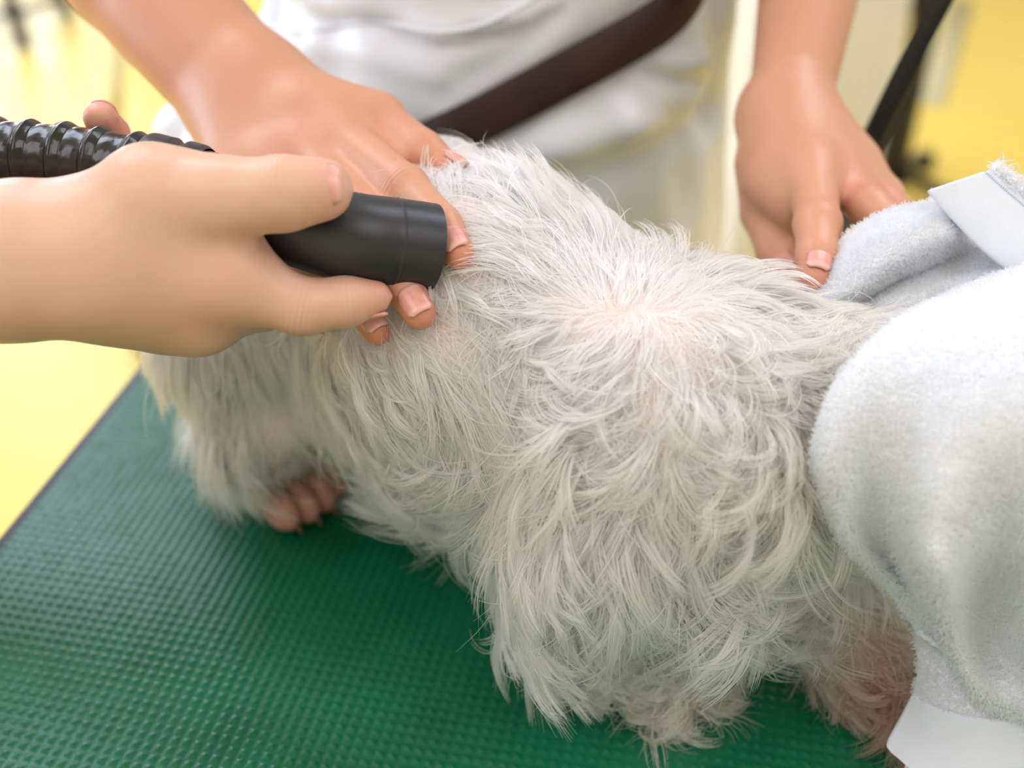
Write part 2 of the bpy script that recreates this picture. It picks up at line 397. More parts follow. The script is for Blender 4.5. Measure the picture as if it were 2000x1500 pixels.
struct_box('baseboard_back', (-RX, RY1 - 0.015, 0), (RX, RY1, 0.09), M['frame'], 0.004)
# darker strip across the floor, and a reflection painted as a strip at right
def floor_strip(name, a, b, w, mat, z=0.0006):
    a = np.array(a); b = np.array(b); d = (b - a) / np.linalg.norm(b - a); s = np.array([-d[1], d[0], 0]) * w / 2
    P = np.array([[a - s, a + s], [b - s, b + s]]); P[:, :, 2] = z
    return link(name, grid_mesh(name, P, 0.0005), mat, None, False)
tag(floor_strip('dark_strip_1', ph(236, 30, -TT), ph(221, 300, -TT), 0.035, M['dark_strip']), kind='structure')
tag(floor_strip('reflection_strip', ph(1880, 0, -TT), ph(1816, 205, -TT), 0.075, M['tape'], 0.0008), 'grey worn tape strip stuck on the yellow floor at upper right', 'tape')

# ------------------------------------------------------------------ grooming table
A_ = np.array([math.cos(math.radians(-11.5)), math.sin(math.radians(-11.5)), 0]); B_ = np.array([A_[1], -A_[0], 0])   # along the far edge / towards the viewer
E0 = ph(0, 1060, 0); E1 = ph(300, 690, 0); edir = (E1 - E0) / np.linalg.norm(E1 - E0)
CORN = E1 + edir * 0.035
TL, TW = 0.95, 0.60
TM = Matrix(((A_[0], B_[0], 0, CORN[0]), (A_[1], B_[1], 0, CORN[1]), (0, 0, -1, TT), (0, 0, 0, 1)))   # table frame: x along, y near, z down
table = empty('grooming_table', (CORN + A_ * TL / 2 + B_ * TW / 2) * [1, 1, 0], 'green topped grooming table with studded rubber mat and black edge trim under the white dog', 'table')
bm = bmesh.new(); add_box(bm, (0.004, 0.004, 0.0045), (TL - 0.004, TW - 0.004, 0.024), 0.001, TM); link('tabletop', bm_mesh('tabletop', bm), M['board'], table, False)
bm = bmesh.new()
for lo, hi in (((-0.003, -0.003, 0.0008), (0.004, TW + 0.003, 0.027)), ((TL - 0.004, -0.003, 0.0008), (TL + 0.003, TW + 0.003, 0.027)),
               ((0.004, -0.003, 0.0008), (TL - 0.004, 0.004, 0.027)), ((0.004, TW - 0.004, 0.0008), (TL - 0.004, TW + 0.003, 0.027))):
    add_box(bm, lo, hi, 0.0012, TM)
link('edge_trim', bm_mesh('edge_trim', bm), M['black_trim'], table)
# the studded mat: low pyramids with flat valleys between them
p = 0.0053; nx, ny = int((TL - 0.008) / p), int((TW - 0.008) / p); hgt, ins = 0.00125, 0.09
gi, gj = np.meshgrid(np.arange(nx + 1), np.arange(ny + 1), indexing='ij')
G = np.stack([gi * p + 0.004, gj * p + 0.004, np.zeros_like(gi, float)], -1).reshape(-1, 3)
ci, cj = [a.ravel() for a in np.meshgrid(np.arange(nx), np.arange(ny), indexing='ij')]
base = np.stack([(ci + 0.5) * p + 0.004, (cj + 0.5) * p + 0.004, np.zeros(len(ci))], 1); hh = hgt * (1 + 0.25 * rng.standard_normal(len(ci)).clip(-2, 1.5) * 0.5)
o = 0.5 - ins; tq = 0.10
corn = [base + [sx * o * p, sy * o * p, 0] for sx, sy in ((-1, -1), (1, -1), (1, 1), (-1, 1))]
tops = [base + np.stack([np.full(len(ci), sx * tq * p), np.full(len(ci), sy * tq * p), -hh], 1) for sx, sy in ((-1, -1), (1, -1), (1, 1), (-1, 1))]
n0 = len(G); n1 = len(ci); V = np.vstack([G] + corn + tops)
g = [ci * (ny + 1) + cj, (ci + 1) * (ny + 1) + cj, (ci + 1) * (ny + 1) + cj + 1, ci * (ny + 1) + cj + 1]; k = np.arange(n1)
c = [n0 + i * n1 + k for i in range(4)]; t = [n0 + (4 + i) * n1 + k for i in range(4)]
Q = [np.stack([t[0], t[1], t[2], t[3]], 1)]
for i in range(4):
    j = (i + 1) % 4; Q.append(np.stack([g[i], g[j], c[j], c[i]], 1)); Q.append(np.stack([c[i], c[j], t[j], t[i]], 1))
Mn = np.array(TM); V = V @ Mn[:3, :3].T + Mn[:3, 3]
studs = link('mat', mesh_np('mat', V, np.vstack(Q)[:, ::-1]), M['mat'], table, False); tag(studs, 'green rubber mat moulded with rows of small pyramids', kind='stuff')
bm = bmesh.new()
add_box(bm, (0.03, 0.03, 0.024), (TL - 0.03, 0.06, 0.05), 0.003, TM); add_box(bm, (0.03, TW - 0.06, 0.024), (TL - 0.03, TW - 0.03, 0.05), 0.003, TM)
add_box(bm, (0.03, 0.06, 0.024), (0.06, TW - 0.06, 0.05), 0.003, TM); add_box(bm, (TL - 0.06, 0.06, 0.024), (TL - 0.03, TW - 0.06, 0.05), 0.003, TM)
link('table_frame', bm_mesh('table_frame', bm), M['steel'], table)
for x in (0.06, TL - 0.06):
    for y in (0.06, TW - 0.06):
        a = np.array(TM @ Vector((x, y, 0.03))); b = np.array(TM @ Vector((x, y, TT - 0.02)))
        leg = link('leg', tube_mesh('leg', np.linspace(a, b, 4), 0.0125, 14), M['steel'], table)
        link('foot_cap', tube_mesh('foot_cap', np.array([b + [0, 0, 0.03], b + [0, 0, -0.0199]]), [0.0165, 0.0185], 14), M['black_trim'], leg)

# ------------------------------------------------------------------ things behind, far out of focus
def beam(bm, a, b, r, seg=12):
    me = tube_mesh('tmp', np.linspace(a, b, 3), r, seg); bm.from_mesh(me); bpy.data.meshes.remove(me)
CX0, CX1, CY = 0.405, 0.655, 1.9
cab = empty('cabinet', (0.53, 2.1, 0), 'tall narrow cream cabinet standing on the yellow floor behind the groomer', 'cabinet')
bm = bmesh.new(); add_box(bm, (CX0, CY, 0.06), (CX1, CY + 0.42, 1.55), 0.006); link('body', bm_mesh('body', bm), M['cabinet'], cab, False)
bm = bmesh.new(); add_box(bm, (CX0 + 0.006, CY - 0.018, 0.075), (CX1 - 0.006, CY - 0.0005, 1.54), 0.004); dr = link('door', bm_mesh('door', bm), M['cabinet'], cab, False)
bm = bmesh.new(); beam(bm, (CX0 + 0.03, CY - 0.04, 1.1), (CX0 + 0.03, CY - 0.04, 1.22), 0.005)
for z in (1.11, 1.21): beam(bm, (CX0 + 0.03, CY - 0.041, z), (CX0 + 0.03, CY - 0.017, z), 0.004)
link('handle', bm_mesh('handle', bm), M['steel'], dr)
bm = bmesh.new(); add_box(bm, (CX0 + 0.01, CY + 0.02, 0), (CX1 - 0.01, CY + 0.4, 0.06), 0.003); link('plinth', bm_mesh('plinth', bm), M['black_trim'], cab, False)

st = empty('dryer_stand', (0.85, 2.36, 0), 'black pole stand with a dark flexible hose beside the cream cabinet', 'stand')
link('pole', tube_mesh('pole', np.array([[0.85, 2.36, 0.03], [0.85, 2.36, 0.8], [0.85, 2.36, 1.6]]), 0.026, 16), M['black_metal'], st)
hp = catmull([[0.9, 2.34, 1.62], [0.835, 2.30, 1.35], [0.80, 2.30, 1.1], [0.845, 2.30, 0.9], [0.80, 2.30, 0.62], [0.83, 2.30, 0.3], [0.80, 2.31, 0.06]], 60)
link('hose', tube_mesh('hose', hp, 0.024 + 0.003 * np.sin(np.arange(60) * 1.9), 14), M['black_metal'], st)
for i in range(4):
    a = math.pi * (i / 2 + 0.28); e = np.array([0.85 + 0.19 * math.cos(a), 2.36 + 0.19 * math.sin(a), 0.028])
    lg = link('foot', tube_mesh('foot', np.array([[0.85, 2.36, 0.06], e + [0, 0, 0.012], e]), [0.016, 0.013, 0.012], 10), M['black_metal'], st)
    link('rubber_cap', tube_mesh('rubber_cap', np.array([e + [0, 0, 0.01], e - [0, 0, 0.028]]), [0.021, 0.023], 12), M['black_trim'], lg)

sx, sy = -1.565, 3.495
stool = empty('stool', (sx, sy, 0), 'dark stool with black legs and foot ring at the upper left edge', 'stool')
link('seat', tube_mesh('seat', np.array([[sx, sy, 0.60], [sx, sy, 0.61], [sx, sy, 0.64], [sx, sy, 0.655]]), [0.165, 0.175, 0.175, 0.16], 32), M['black_trim'], stool)
for i in range(4):
    a = math.pi * i / 2 - 0.9; c_, s_ = math.cos(a), math.sin(a)
    link('leg', tube_mesh('leg', np.array([[sx + 0.11 * c_, sy + 0.11 * s_, 0.6], [sx + 0.21 * c_, sy + 0.21 * s_, 0.0]]), 0.022, 12), M['black_metal'], stool)
a = np.linspace(0, 2 * math.pi, 40); link('foot_ring', tube_mesh('foot_ring', np.stack([sx + 0.192 * np.cos(a), sy + 0.192 * np.sin(a), np.full(40, 0.10)], 1), 0.013, 8), M['black_metal'], stool)

bx, by = -0.585, 1.80
bin_ = empty('waste_bin', (bx, by, 0), 'brown round waste bin on the floor behind the table corner', 'bin')
prof = [(0.0, 0.004), (0.112, 0.0), (0.118, 0.004), (0.128, 0.12), (0.138, 0.25), (0.143, 0.255), (0.143, 0.268), (0.136, 0.268), (0.126, 0.13), (0.112, 0.012), (0.0, 0.012)]
def lathe(name, prof, cx, cy, seg=36):
    bm = bmesh.new(); rings = []
    for r, z in prof:
        rings.append([bm.verts.new((cx, cy, z))] if r == 0 else [bm.verts.new((cx + r * math.cos(2 * math.pi * i / seg), cy + r * math.sin(2 * math.pi * i / seg), z)) for i in range(seg)])
    for a, b in zip(rings, rings[1:]):
        for i in range(seg):
            j = (i + 1) % seg
            if len(a) == 1: bm.faces.new((a[0], b[j], b[i]))
            elif len(b) == 1: bm.faces.new((a[i], a[j], b[0]))
            else: bm.faces.new((a[i], a[j], b[j], b[i]))
    return bm_mesh(name, bm)
link('bucket', lathe('bucket', prof, bx, by), M['bin'], bin_)
link('rim', tube_mesh('rim', np.stack([bx + 0.141 * np.cos(a), by + 0.141 * np.sin(a), np.full(40, 0.266)], 1), 0.005, 8), M['bin'], bin_)
# ------------------------------------------------------------------ people
def flush(me, spots):
    V = np.empty(len(me.vertices) * 3, np.float32); me.vertices.foreach_get('co', V); V = V.reshape(-1, 3); w = np.zeros(len(V))
    for c, r, a in spots: w += a * np.exp(-((V - c) ** 2).sum(1) / (r * r))
    at = me.attributes.new('flush', 'FLOAT', 'POINT'); at.data.foreach_set('value', np.clip(w, 0, 1).astype(np.float32))
def nail(parent, dip, tip, normal, r, wd, ln, along=0.72, up=0.0005):
    d = np.array(tip) - np.array(dip); d /= np.linalg.norm(d); n = np.array(normal, float); n -= d * np.dot(n, d); n /= np.linalg.norm(n); s = np.cross(d, n)
    c = np.array(dip) + (np.array(tip) - np.array(dip)) * along
    nu, nv = 9, 9; P = np.zeros((nv, nu, 3))
    for i in range(nv):
        v = i / (nv - 1); y = (v - 0.5) * ln
        wf = 1.0 if 0.25 < v < 0.8 else (math.sqrt(max(0.0, 1 - ((0.25 - v) / 0.25) ** 2 * 0.75)) if v <= 0.25 else math.sqrt(max(0.0, 1 - ((v - 0.8) / 0.2) ** 2 * 0.55)))
        for j in range(nu):
            u = (j / (nu - 1) - 0.5) * 2; x = u * wd / 2 * wf
            z = math.sqrt(max(r * r - x * x, 1e-8)) + up - 0.0012 * (v - 0.45) ** 2
            P[i, j] = c + d * y + s * x + n * z
    me = grid_mesh('fingernail', P, 0.0009, flip=False); at = me.attributes.new('edge', 'FLOAT', 'POINT')
    row = np.repeat(np.clip((np.linspace(0, 1, nv) - .80) / .12, 0, .32) + np.clip((.16 - np.linspace(0, 1, nv)) / .16, 0, .35), nu); at.data.foreach_set('value', np.concatenate([row, row]).astype(np.float32))
    return link('fingernail', me, M['nail'], parent)
def cam_dir(p): v = CAM - np.array(p); return v / np.linalg.norm(v)

# --- the groomer behind the table
GX, GY = -0.008, 0.80
groomer = empty('person', (GX, GY, 0), 'person in a glossy white apron standing behind the table, both hands on the white dog', 'person')
Rw1, Rw2 = pw(512, 152, .548), pw(452, 226, .556)
R_elb, R_sh = pw(10, -330, .63), T(GX - 0.175, GY + 0.02, 0.60)
R_i = [pw(672, 272, .512), pw(792, 368, .474), pw(862, 440, .455), pw(897, 497, .445)]
R_m = [pw(600, 312, .510), pw(718, 440, .464), pw(782, 550, .447), pw(820, 612, .442)]
R_r = [pw(522, 345, .512), pw(630, 490, .474), pw(700, 588, .462), pw(738, 645, .456)]
R_p = [pw(455, 368, .519), pw(540, 500, .488), pw(598, 580, .480), pw(632, 630, .476)]
R_t = [pw(560, 195, .548), pw(738, 236, .521), pw(826, 298, .503), pw(901, 350, .492)]
L_w = pw(1537, 232, .592); L_el, L_sh = T(0.200, 0.775, 0.30), T(GX + 0.175, GY + 0.02, 0.60)
L_i = [pw(1588, 345, .532), pw(1597, 438, .497), pw(1596, 500, .482), pw(1590, 543, .474)]
L_t = [pw(1506, 330, .58), pw(1497, 412, .576), pw(1526, 492, .556), pw(1566, 546, .532)]
L_m = [pw(1640, 345, .548), pw(1700, 408, .518), pw(1742, 450, .503), pw(1745, 490, .492)]
L_r = [pw(1665, 340, .562), pw(1728, 400, .535), pw(1768, 440, .518), pw(1775, 480, .505)]
L_p = [pw(1672, 325, .576), pw(1728, 380, .555), pw(1760, 418, .54), pw(1770, 455, .526)]
def hand_palm(S, w1, w2, mcps, rw, rm, k=0.016):
    n = len(mcps)
    for i, mm in enumerate(mcps):
        a = w1 + (w2 - w1) * (i / (n - 1)); S.cone(a, mm, rw, rm, k)
    for a, b in zip(mcps, mcps[1:]):
        S.cone(a * 0.86 + (w1 + w2) / 2 * 0.14, b * 0.86 + (w1 + w2) / 2 * 0.14, rm * 0.95, rm * 0.95, 0.008)
S = Sdf((-0.36, 0.34, TT - 0.10), (0.32, 0.98, TT + 0.90), 0.0021)
# trunk, shoulders, neck and head
S.cone(T(GX, GY + .06, 0.0), T(GX, GY + .06, 0.18), .115, .112, .03); S.cone(T(GX, GY + .06, 0.18), T(GX, GY + .04, .45), .105, .118, .03)
S.cone(T(GX - .05, GY + .05, 0.05), T(GX - .05, GY + .04, .48), .1, .105, .03); S.cone(T(GX + .05, GY + .05, 0.05), T(GX + .05, GY + .04, .48), .1, .105, .03)
S.cone(R_sh, L_sh, .055, .055, .05); S.cone(T(GX, GY + .03, .56), T(GX, GY + .015, .70), .058, .052, .04)
S.ell(T(GX, GY - .01, .79), np.eye(3), (.074, .092, .108), .03)
S.chain([R_sh, R_elb], [.048, .037], .02, .04); S.chain([R_elb, R_elb * .45 + (Rw1 + Rw2) * .275, (Rw1 + Rw2) / 2], [.037, .0325, .0215], .012, .02)
S.chain([L_sh, L_el], [.048, .037], .02, .04); S.chain([L_el, L_el * .5 + L_w * .5, L_w], [.036, .030, .0200], .012, .02)
S.cone(R_elb * .3 + Rw1 * .7, Rw1, .021, .0165, .015); S.cone(R_elb * .3 + Rw2 * .7, Rw2, .021, .0165, .015)
hand_palm(S, Rw1, Rw2, [R_i[0], R_m[0], R_r[0], R_p[0]], .0165, .0105)
S.cone(R_t[0], R_t[1], .0165, .0115, .014); S.cone(R_t[1], R_i[0] * .6 + Rw1 * .4, .008, .011, .014)
S.chain(R_t[1:], [.0112, .0097, .0062], .003)
for f, r in ((R_i, (.0108, .0093, .0083, .0066)), (R_m, (.0108, .0095, .0084, .0068)), (R_r, (.0102, .0089, .0079, .0064)), (R_p, (.0095, .008, .0071, .0056))):
    S.chain(f, r, .0025, .008)
    S.ell(f[1], np.eye(3), [r[1] * 1.06] * 3, .003)
Lm1, Lm2 = L_w + (pw(1500, 245, .59) - pw(1537, 245, .59)) * .4, L_w + (pw(1575, 245, .6) - pw(1537, 245, .6)) * .3
hand_palm(S, Lm1, Lm2, [L_t[1] * .35 + L_i[0] * .65, L_i[0], L_m[0], L_r[0], L_p[0]], .0165, .0115)
S.cone(L_t[0], L_t[1], .0185, .0134, .012); S.chain(L_t[1:], [.0124, .0118, .0072], .003)
S.cone(pw(1512, 350, .558), pw(1562, 400, .535), .0145, .0125, .012)
for f, r in ((L_i, (.0112, .0098, .0088, .0064)), (L_m, (.0105, .0092, .0085, .0068)), (L_r, (.010, .009, .008, .0065)), (L_p, (.0095, .0082, .0075, .006))):
    S.chain(f, r, .0025, .008)
    S.ell(f[1], np.eye(3), [r[1] * 1.05] * 3, .003)
M['skin_a'] = skin_mat('skin_groomer', srgb(206, 152, 120), srgb(204, 116, 102), [(f[1], f[2] - f[0], .0105) for f in (R_i, R_m, R_r, L_i, L_m)] + [(f[2], f[3] - f[1], .009) for f in (R_i, R_m, R_r)] + [(R_t[2], R_t[3] - R_t[1], .0105)])
me = S.mesh('body', 3)
sp = [(f[3], .012, .5) for f in (R_i, R_m, R_r, R_p, R_t, L_i, L_t, L_m)] + [(f[1], .008, .35) for f in (R_i, R_m, L_i)] + [(f[0], .011, .22) for f in (R_i, R_m, R_r, L_i)]
sp += [(pw(1690, 400, .53), .014, .8), (pw(1480, 360, .56), .016, .25), (pw(590, 290, .505), .01, .3), (pw(800, 275, .52), .02, .25)]
flush(me, sp); g_body = link('body', me, M['skin_a'], groomer)
UPV = np.array([0, -0.35, 0.94])
nail(groomer, R_i[2], R_i[3], UPV * .6 + cam_dir(R_i[3]) * .7, .0074, .0105, .0112, .80)
nail(groomer, R_m[2], R_m[3], UPV * .6 + cam_dir(R_m[3]) * .7, .0075, .0112, .0122, .80)
nail(groomer, R_r[2], R_r[3], UPV * .6 + cam_dir(R_r[3]) * .7, .007, .0105, .0118, .80)
nail(groomer, R_p[2], R_p[3], UPV * .6 + cam_dir(R_p[3]) * .7, .0062, .0092, .01, .80)
nail(groomer, R_t[2], R_t[3], np.array([.75, -.2, .75]), .0078, .0100, .0112, .76)
nail(groomer, L_i[2], L_i[3], cam_dir(L_i[3]) * .8 + np.array([.12, 0, .15]), .0076, .0108, .0140, .52)
nail(groomer, L_t[2], L_t[3], np.array([-.5, .85, .2]), .009, .012, .014, .7)
bm = bmesh.new(); bmesh.ops.create_uvsphere(bm, u_segments=32, v_segments=20, radius=1)
for v in bm.verts:
    x, y, z = v.co; q = 1.0 if (z > 0.05 or y > 0.1) else 0.86
    v.co = Vector(T(GX + x * .086 * q, GY + .008 + y * .102 * q, .805 + z * .112))
link('hair', bm_mesh('hair', bm), M['leather'], groomer)

# shirt, trousers, shoes
S2 = Sdf((-0.34, 0.54, TT - 0.06), (0.34, 1.06, TT + 0.72), 0.0055)
S2.cone(T(GX, GY + .06, 0.0), T(GX, GY + .06, 0.18), .123, .120, .03); S2.cone(T(GX, GY + .06, 0.18), T(GX, GY + .04, .45), .113, .126, .03)
S2.cone(T(GX - .05, GY + .05, 0.05), T(GX - .05, GY + .04, .48), .108, .113, .03); S2.cone(T(GX + .05, GY + .05, 0.05), T(GX + .05, GY + .04, .48), .108, .113, .03)
S2.cone(R_sh, L_sh, .064, .064, .05); S2.cone(R_sh, R_sh * .45 + R_elb * .55, .056, .055, .02); S2.cone(L_sh, L_sh * .45 + L_el * .55, .056, .055, .02)
link('shirt', S2.mesh('shirt', 2), M['shirt'], groomer)
S3 = Sdf((-0.24, 0.64, 0.03), (0.24, 1.1, TT + 0.16), 0.007)
for sg in (-1, 1):
    S3.chain([T(GX + sg * .065, GY + .06, .06), (GX + sg * .085, GY + .05, .42), (GX + sg * .095, GY + .08, .07)], [.098, .072, .062], .02)
S3.cone(T(GX - .05, GY + .06, 0.02), T(GX + .05, GY + .06, .02), .12, .12, .04); S3.cone(T(GX - .05, GY + .06, 0.1), T(GX + .05, GY + .06, .1), .112, .112, .03)
link('trousers', S3.mesh('trousers', 2), M['trousers'], groomer)
for sg in (-1, 1):
    S4 = Sdf((GX + sg * .095 - .08, GY - .16, -0.02), (GX + sg * .095 + .08, GY + .20, 0.14), 0.005); cx = GX + sg * .095
    S4.cone((cx, GY + .11, .045), (cx, GY - .02, .036), .04, .036, .02); S4.cone((cx, GY - .02, .034), (cx + sg * .012, GY - .09, .028), .036, .028, .02); S4.cone((cx, GY + .08, .05), (cx, GY + .08, .10), .04, .042, .02)
    me = S4.mesh('shoe', 2)
    for v in me.vertices: v.co.z = max(v.co.z, 0.0)
    link('shoe', me, M['shoe'], groomer)

# white vinyl apron: a sheet round the front of the body, pinched under the belt, flaring towards its hem
AX, AY = -0.004, 0.795
def plane_pt(px, py, Y=0.655):
    q = py_(px, py, Y); return np.array([q[0], q[2] - TT])
belt_px = [(640, 370), (860, 268), (1000, 190), (1150, 108), (1262, 44), (1322, -2), (1350, -70), (1356, -180), (1352, -330)]
belt_xz = np.array([plane_pt(*q) for q in belt_px])
def seg_dist(X, H, a, b):
    ab = b - a; t = np.clip(((X - a[0]) * ab[0] + (H - a[1]) * ab[1]) / np.dot(ab, ab), 0, 1)
    dx = X - a[0] - t * ab[0]; dh = H - a[1] - t * ab[1]; return np.sqrt(dx * dx + dh * dh), t, np.sign(ab[0] * dh - ab[1] * dx)
folds = [  # (pixel polyline, width m, height m)
    ([(505, 48), (600, 62), (720, 40), (850, 66), (960, 42), (1080, 0)], .0038, .0060),
    ([(520, 60), (640, 76), (740, 56), (860, 82), (975, 58)], .006, -.0045),
    ([(600, 140), (740, 128), (860, 146)], .006, .0028),
    ([(880, 240), (980, 150), (1090, 60)], .011, .0035),
    ([(930, 150), (1010, 100), (1080, 30)], .009, -.003),
    ([(1225, 128), (1260, 165), (1330, 190), (1385, 215)], .0065, -.0065),
    ([(1250, 120), (1300, 150), (1370, 165), (1392, 215)], .006, .006),
    ([(1190, 150), (1230, 210), (1300, 250)], .007, -.0045),
    ([(1235, 240), (1300, 262), (1390, 240)], .012, .008),
    ([(1010, 330), (1150, 345), (1290, 318), (1400, 270)], .016, -.008),
    ([(900, 300), (1060, 285), (1200, 262)], .014, .006),
    ([(1400, 30), (1392, 120), (1410, 220), (1415, 330)], .007, -.006),
    ([(1425, 60), (1428, 160), (1430, 260)], .008, .005),
    ([(1180, 360), (1190, 440), (1180, 520)], .012, .003), ([(1310, 340), (1300, 430), (1330, 520)], .012, .004),
]
nh, na = 150, 190; th = np.linspace(-1.78, 1.78, na); hh = np.linspace(0.42, -0.42, nh); TH, HH = np.meshgrid(th, hh)
flare = np.clip((0.20 - HH) / 0.6, 0, 1)
rx = 0.152 + 0.035 * flare; ry = 0.140 + 0.015 * flare
rx = rx + np.where(TH < 0, 0.085 * np.exp(-((HH - 0.085) / 0.05) ** 2) + .04 * np.clip((.085 - HH) / .1, 0, 1), 0.0 * HH)
X = AX + rx * np.sin(TH); Y = AY - ry * np.cos(TH)
nX, nY = np.sin(TH), -np.cos(TH)
disp = np.zeros_like(X)
for pl, w, a in folds:
    q = np.array([plane_pt(*p_) for p_ in pl]); best = np.full(X.shape, 9.0)
    for i in range(len(q) - 1): best = np.minimum(best, seg_dist(X, HH, q[i], q[i + 1])[0])
    disp += a * np.exp(-(best / w) ** 2) * (np.abs(TH) < 1.5)
bd = np.full(X.shape, 9.0); bs = np.zeros_like(X)
for i in range(len(belt_xz) - 1):
    d_, t_, sg_ = seg_dist(X, HH, belt_xz[i], belt_xz[i + 1]); mm = d_ < bd; bd = np.where(mm, d_, bd); bs = np.where(mm, sg_, bs)
front = np.clip(1.4 - np.abs(TH), 0, 1)
disp += -0.005 * np.exp(-(bd / .013) ** 2) * np.minimum(front * 3, 1) + np.where(bs < 0, .010, .004) * np.exp(-((bd - .045) / .026) ** 2) * np.minimum(front * 2, 1)
disp += .005 * np.sin(TH * 7 + 1.1) * np.clip((.05 - HH) * 5, 0, 1) + .0012 * np.sin(TH * 19 + HH * 31) + .001 * np.sin(TH * 11 - HH * 43)
lf = np.clip((-0.95 - TH) / .3, 0, 1); disp += .012 * lf * np.sin(TH * 16) * np.clip((.25 - HH) * 6, 0, 1)
P = np.stack([X + nX * disp, Y + nY * disp, TT + HH], -1)
APX = (X, HH, P)
apron = link('apron', grid_mesh('apron', P, 0.0012, flip=False), M['apron'], groomer)
bpy.context.view_layer.update(); a_bvh = BVHTree.FromObject(apron, bpy.context.evaluated_depsgraph_get())

sm = []
for q in catmull([(496, 44), (540, 58), (600, 60), (660, 50), (720, 41), (790, 52), (850, 64), (910, 58), (965, 40), (1020, 12), (1070, -20)], 60):
    dr = Vector(pw(q[0], q[1], 1.0) - CAM).normalized(); h = a_bvh.ray_cast(Vector(CAM), dr)
    if h[0] is not None: sm.append(np.array(h[0]) - np.array(dr) * .0004)
sm = np.array(sm)
for _ in range(4): sm[1:-1] = .5 * sm[1:-1] + .25 * (sm[:-2] + sm[2:])
link('seam', tube_mesh('seam', sm, .0015, 10), M['apron'], apron)

# the belt slung over the apron
bl = catmull(belt_px, 90); pts = []
for q in bl:
    dr = Vector(pw(q[0], q[1], 1.0) - CAM).normalized(); h = a_bvh.ray_cast(Vector(CAM), dr)
    pts.append(np.array(h[0]) if h[0] is not None else py_(q[0], q[1], .655))
pts = np.array(pts)
pts[:, 1] = AY - .143 * np.sqrt(np.clip(1 - ((pts[:, 0] - AX) / .158) ** 2, .05, 1)) - .004
for _ in range(60): pts[1:-1] = .5 * pts[1:-1] + .25 * (pts[:-2] + pts[2:])
pts = np.vstack([catmull([(AX - .02, AY + .19, TT + .33), (-.12, AY + .165, TT + .12), (-.172, AY + .07, TT + .03), (-.185, AY - .03, TT + .03), (pts[0] * .5 + np.array([-.185, AY - .03, TT + .03]) * .5) + [-.012, -.02, 0], pts[0]], 50)[:-1], pts,
                 catmull([pts[-1], (.098, .668, TT + .36), (.098, .685, TT + .46), (.100, .715, TT + .58), (.100, .765, TT + .648), (.10, .83, TT + .666), (.095, .905, TT + .62), (.07, .965, TT + .5), (AX - .02, AY + .19, TT + .33)], 60)[1:]])
for _ in range(6): pts[1:-1] = .5 * pts[1:-1] + .25 * (pts[:-2] + pts[2:])
rows = []
for i in range(len(pts)):
    t_ = pts[min(i + 1, len(pts) - 1)] - pts[max(i - 1, 0)]; t_ /= np.linalg.norm(t_)
    n_ = np.array([(pts[i][0] - AX) * .9, pts[i][1] - AY, 0.05]); n_ -= t_ * np.dot(n_, t_); n_ /= np.linalg.norm(n_); s_ = np.cross(t_, n_); c_ = pts[i] + n_ * .004
    rows.append([c_ + s_ * x + n_ * z for x, z in ((-.0134, -.0011), (-.0134, .0007), (-.0124, .0012), (.0124, .0012), (.0134, .0007), (.0134, -.0011))])
R_ = np.array(rows); nR = len(R_); V = R_.reshape(-1, 3); Q = []
for i in range(nR - 1):
    for j in range(6): k_ = (j + 1) % 6; Q.append((i * 6 + j, i * 6 + k_, (i + 1) * 6 + k_, (i + 1) * 6 + j))
tag(link('belt', mesh_np('belt', V, Q), M['leather'], None, False), 'dark brown leather belt slung diagonally across the front of the white apron', 'belt')

# --- the helper at the left
helper = empty('person', pw(-260, 560, .43), 'person at the left edge, only bare arms showing, hand gripping the black nozzle', 'person')
H_w = pw(205, 492, .425); H_fo = pw(-420, 560, .415); H_el = pw(-900, 640, .42)
H_t = [pw(300, 395, .418), pw(432, 388, .410), pw(556, 378, .405), pw(628, 370, .408)]
H_i = [pw(450, 545, .424), pw(590, 600, .428), pw(678, 589, .431), pw(734, 580, .434)]
H_m = [pw(392, 618, .438), pw(520, 598, .474), pw(600, 545, .482), pw(600, 480, .477)]
H_r = [pw(335, 610, .446), pw(430, 605, .482), pw(500, 548, .490), pw(500, 478, .484)]
H_p = [pw(285, 600, .450), pw(350, 600, .482), pw(402, 550, .490), pw(405, 485, .486)]
HX, HY = -.66, .33; H_sh, K_sh = T(HX + .06, HY - .15, .45), T(HX + .06, HY + .15, .45)
S = Sdf((HX - .16, HY - .24, TT - .10), (0.0, HY + .26, TT + .78), 0.0023)
S.cone(T(HX, HY, 0), T(HX + .02, HY, .34), .11, .115, .03)
for sg in (-.05, .05): S.cone(T(HX, HY + sg, .03), T(HX + .02, HY + sg, .36), .1, .1, .03)
S.cone(H_sh, K_sh, .055, .055, .05); S.cone(T(HX + .05, HY, .44), T(HX + .07, HY, .55), .056, .05, .04); S.ell(T(HX + .09, HY, .645), np.eye(3), (.09, .074, .105), .03)
S.chain([H_sh, H_el], [.047, .036], .02, .04)
S.chain([H_el, H_fo, H_w * .75 + H_fo * .25, H_w], [.034, .0315, .0272, .0245], .012)
S.cone(H_w, H_t[0], .0235, .0195, .012); S.cone(H_t[0], H_t[1], .0195, .0134, .010)
S.ell(pw(310, 500, .436), np.array([RT, UP, FW]), (.040, .027, .0185), .016)
for mm, r0, r1 in ((H_i[0], .022, .0138), (H_m[0], .022, .0125), (H_r[0], .02, .0115), (H_p[0], .019, .0105)): S.cone(H_w - UP * .004, mm, r0, r1, .016)
S.cone(pw(400, 390, .42), pw(400, 540, .43), .0125, .0125, .012)
S.chain(H_t[1:], [.0148, .0125, .0106], .006); S.ell(H_t[3], np.eye(3), (.0102,) * 3, .004)
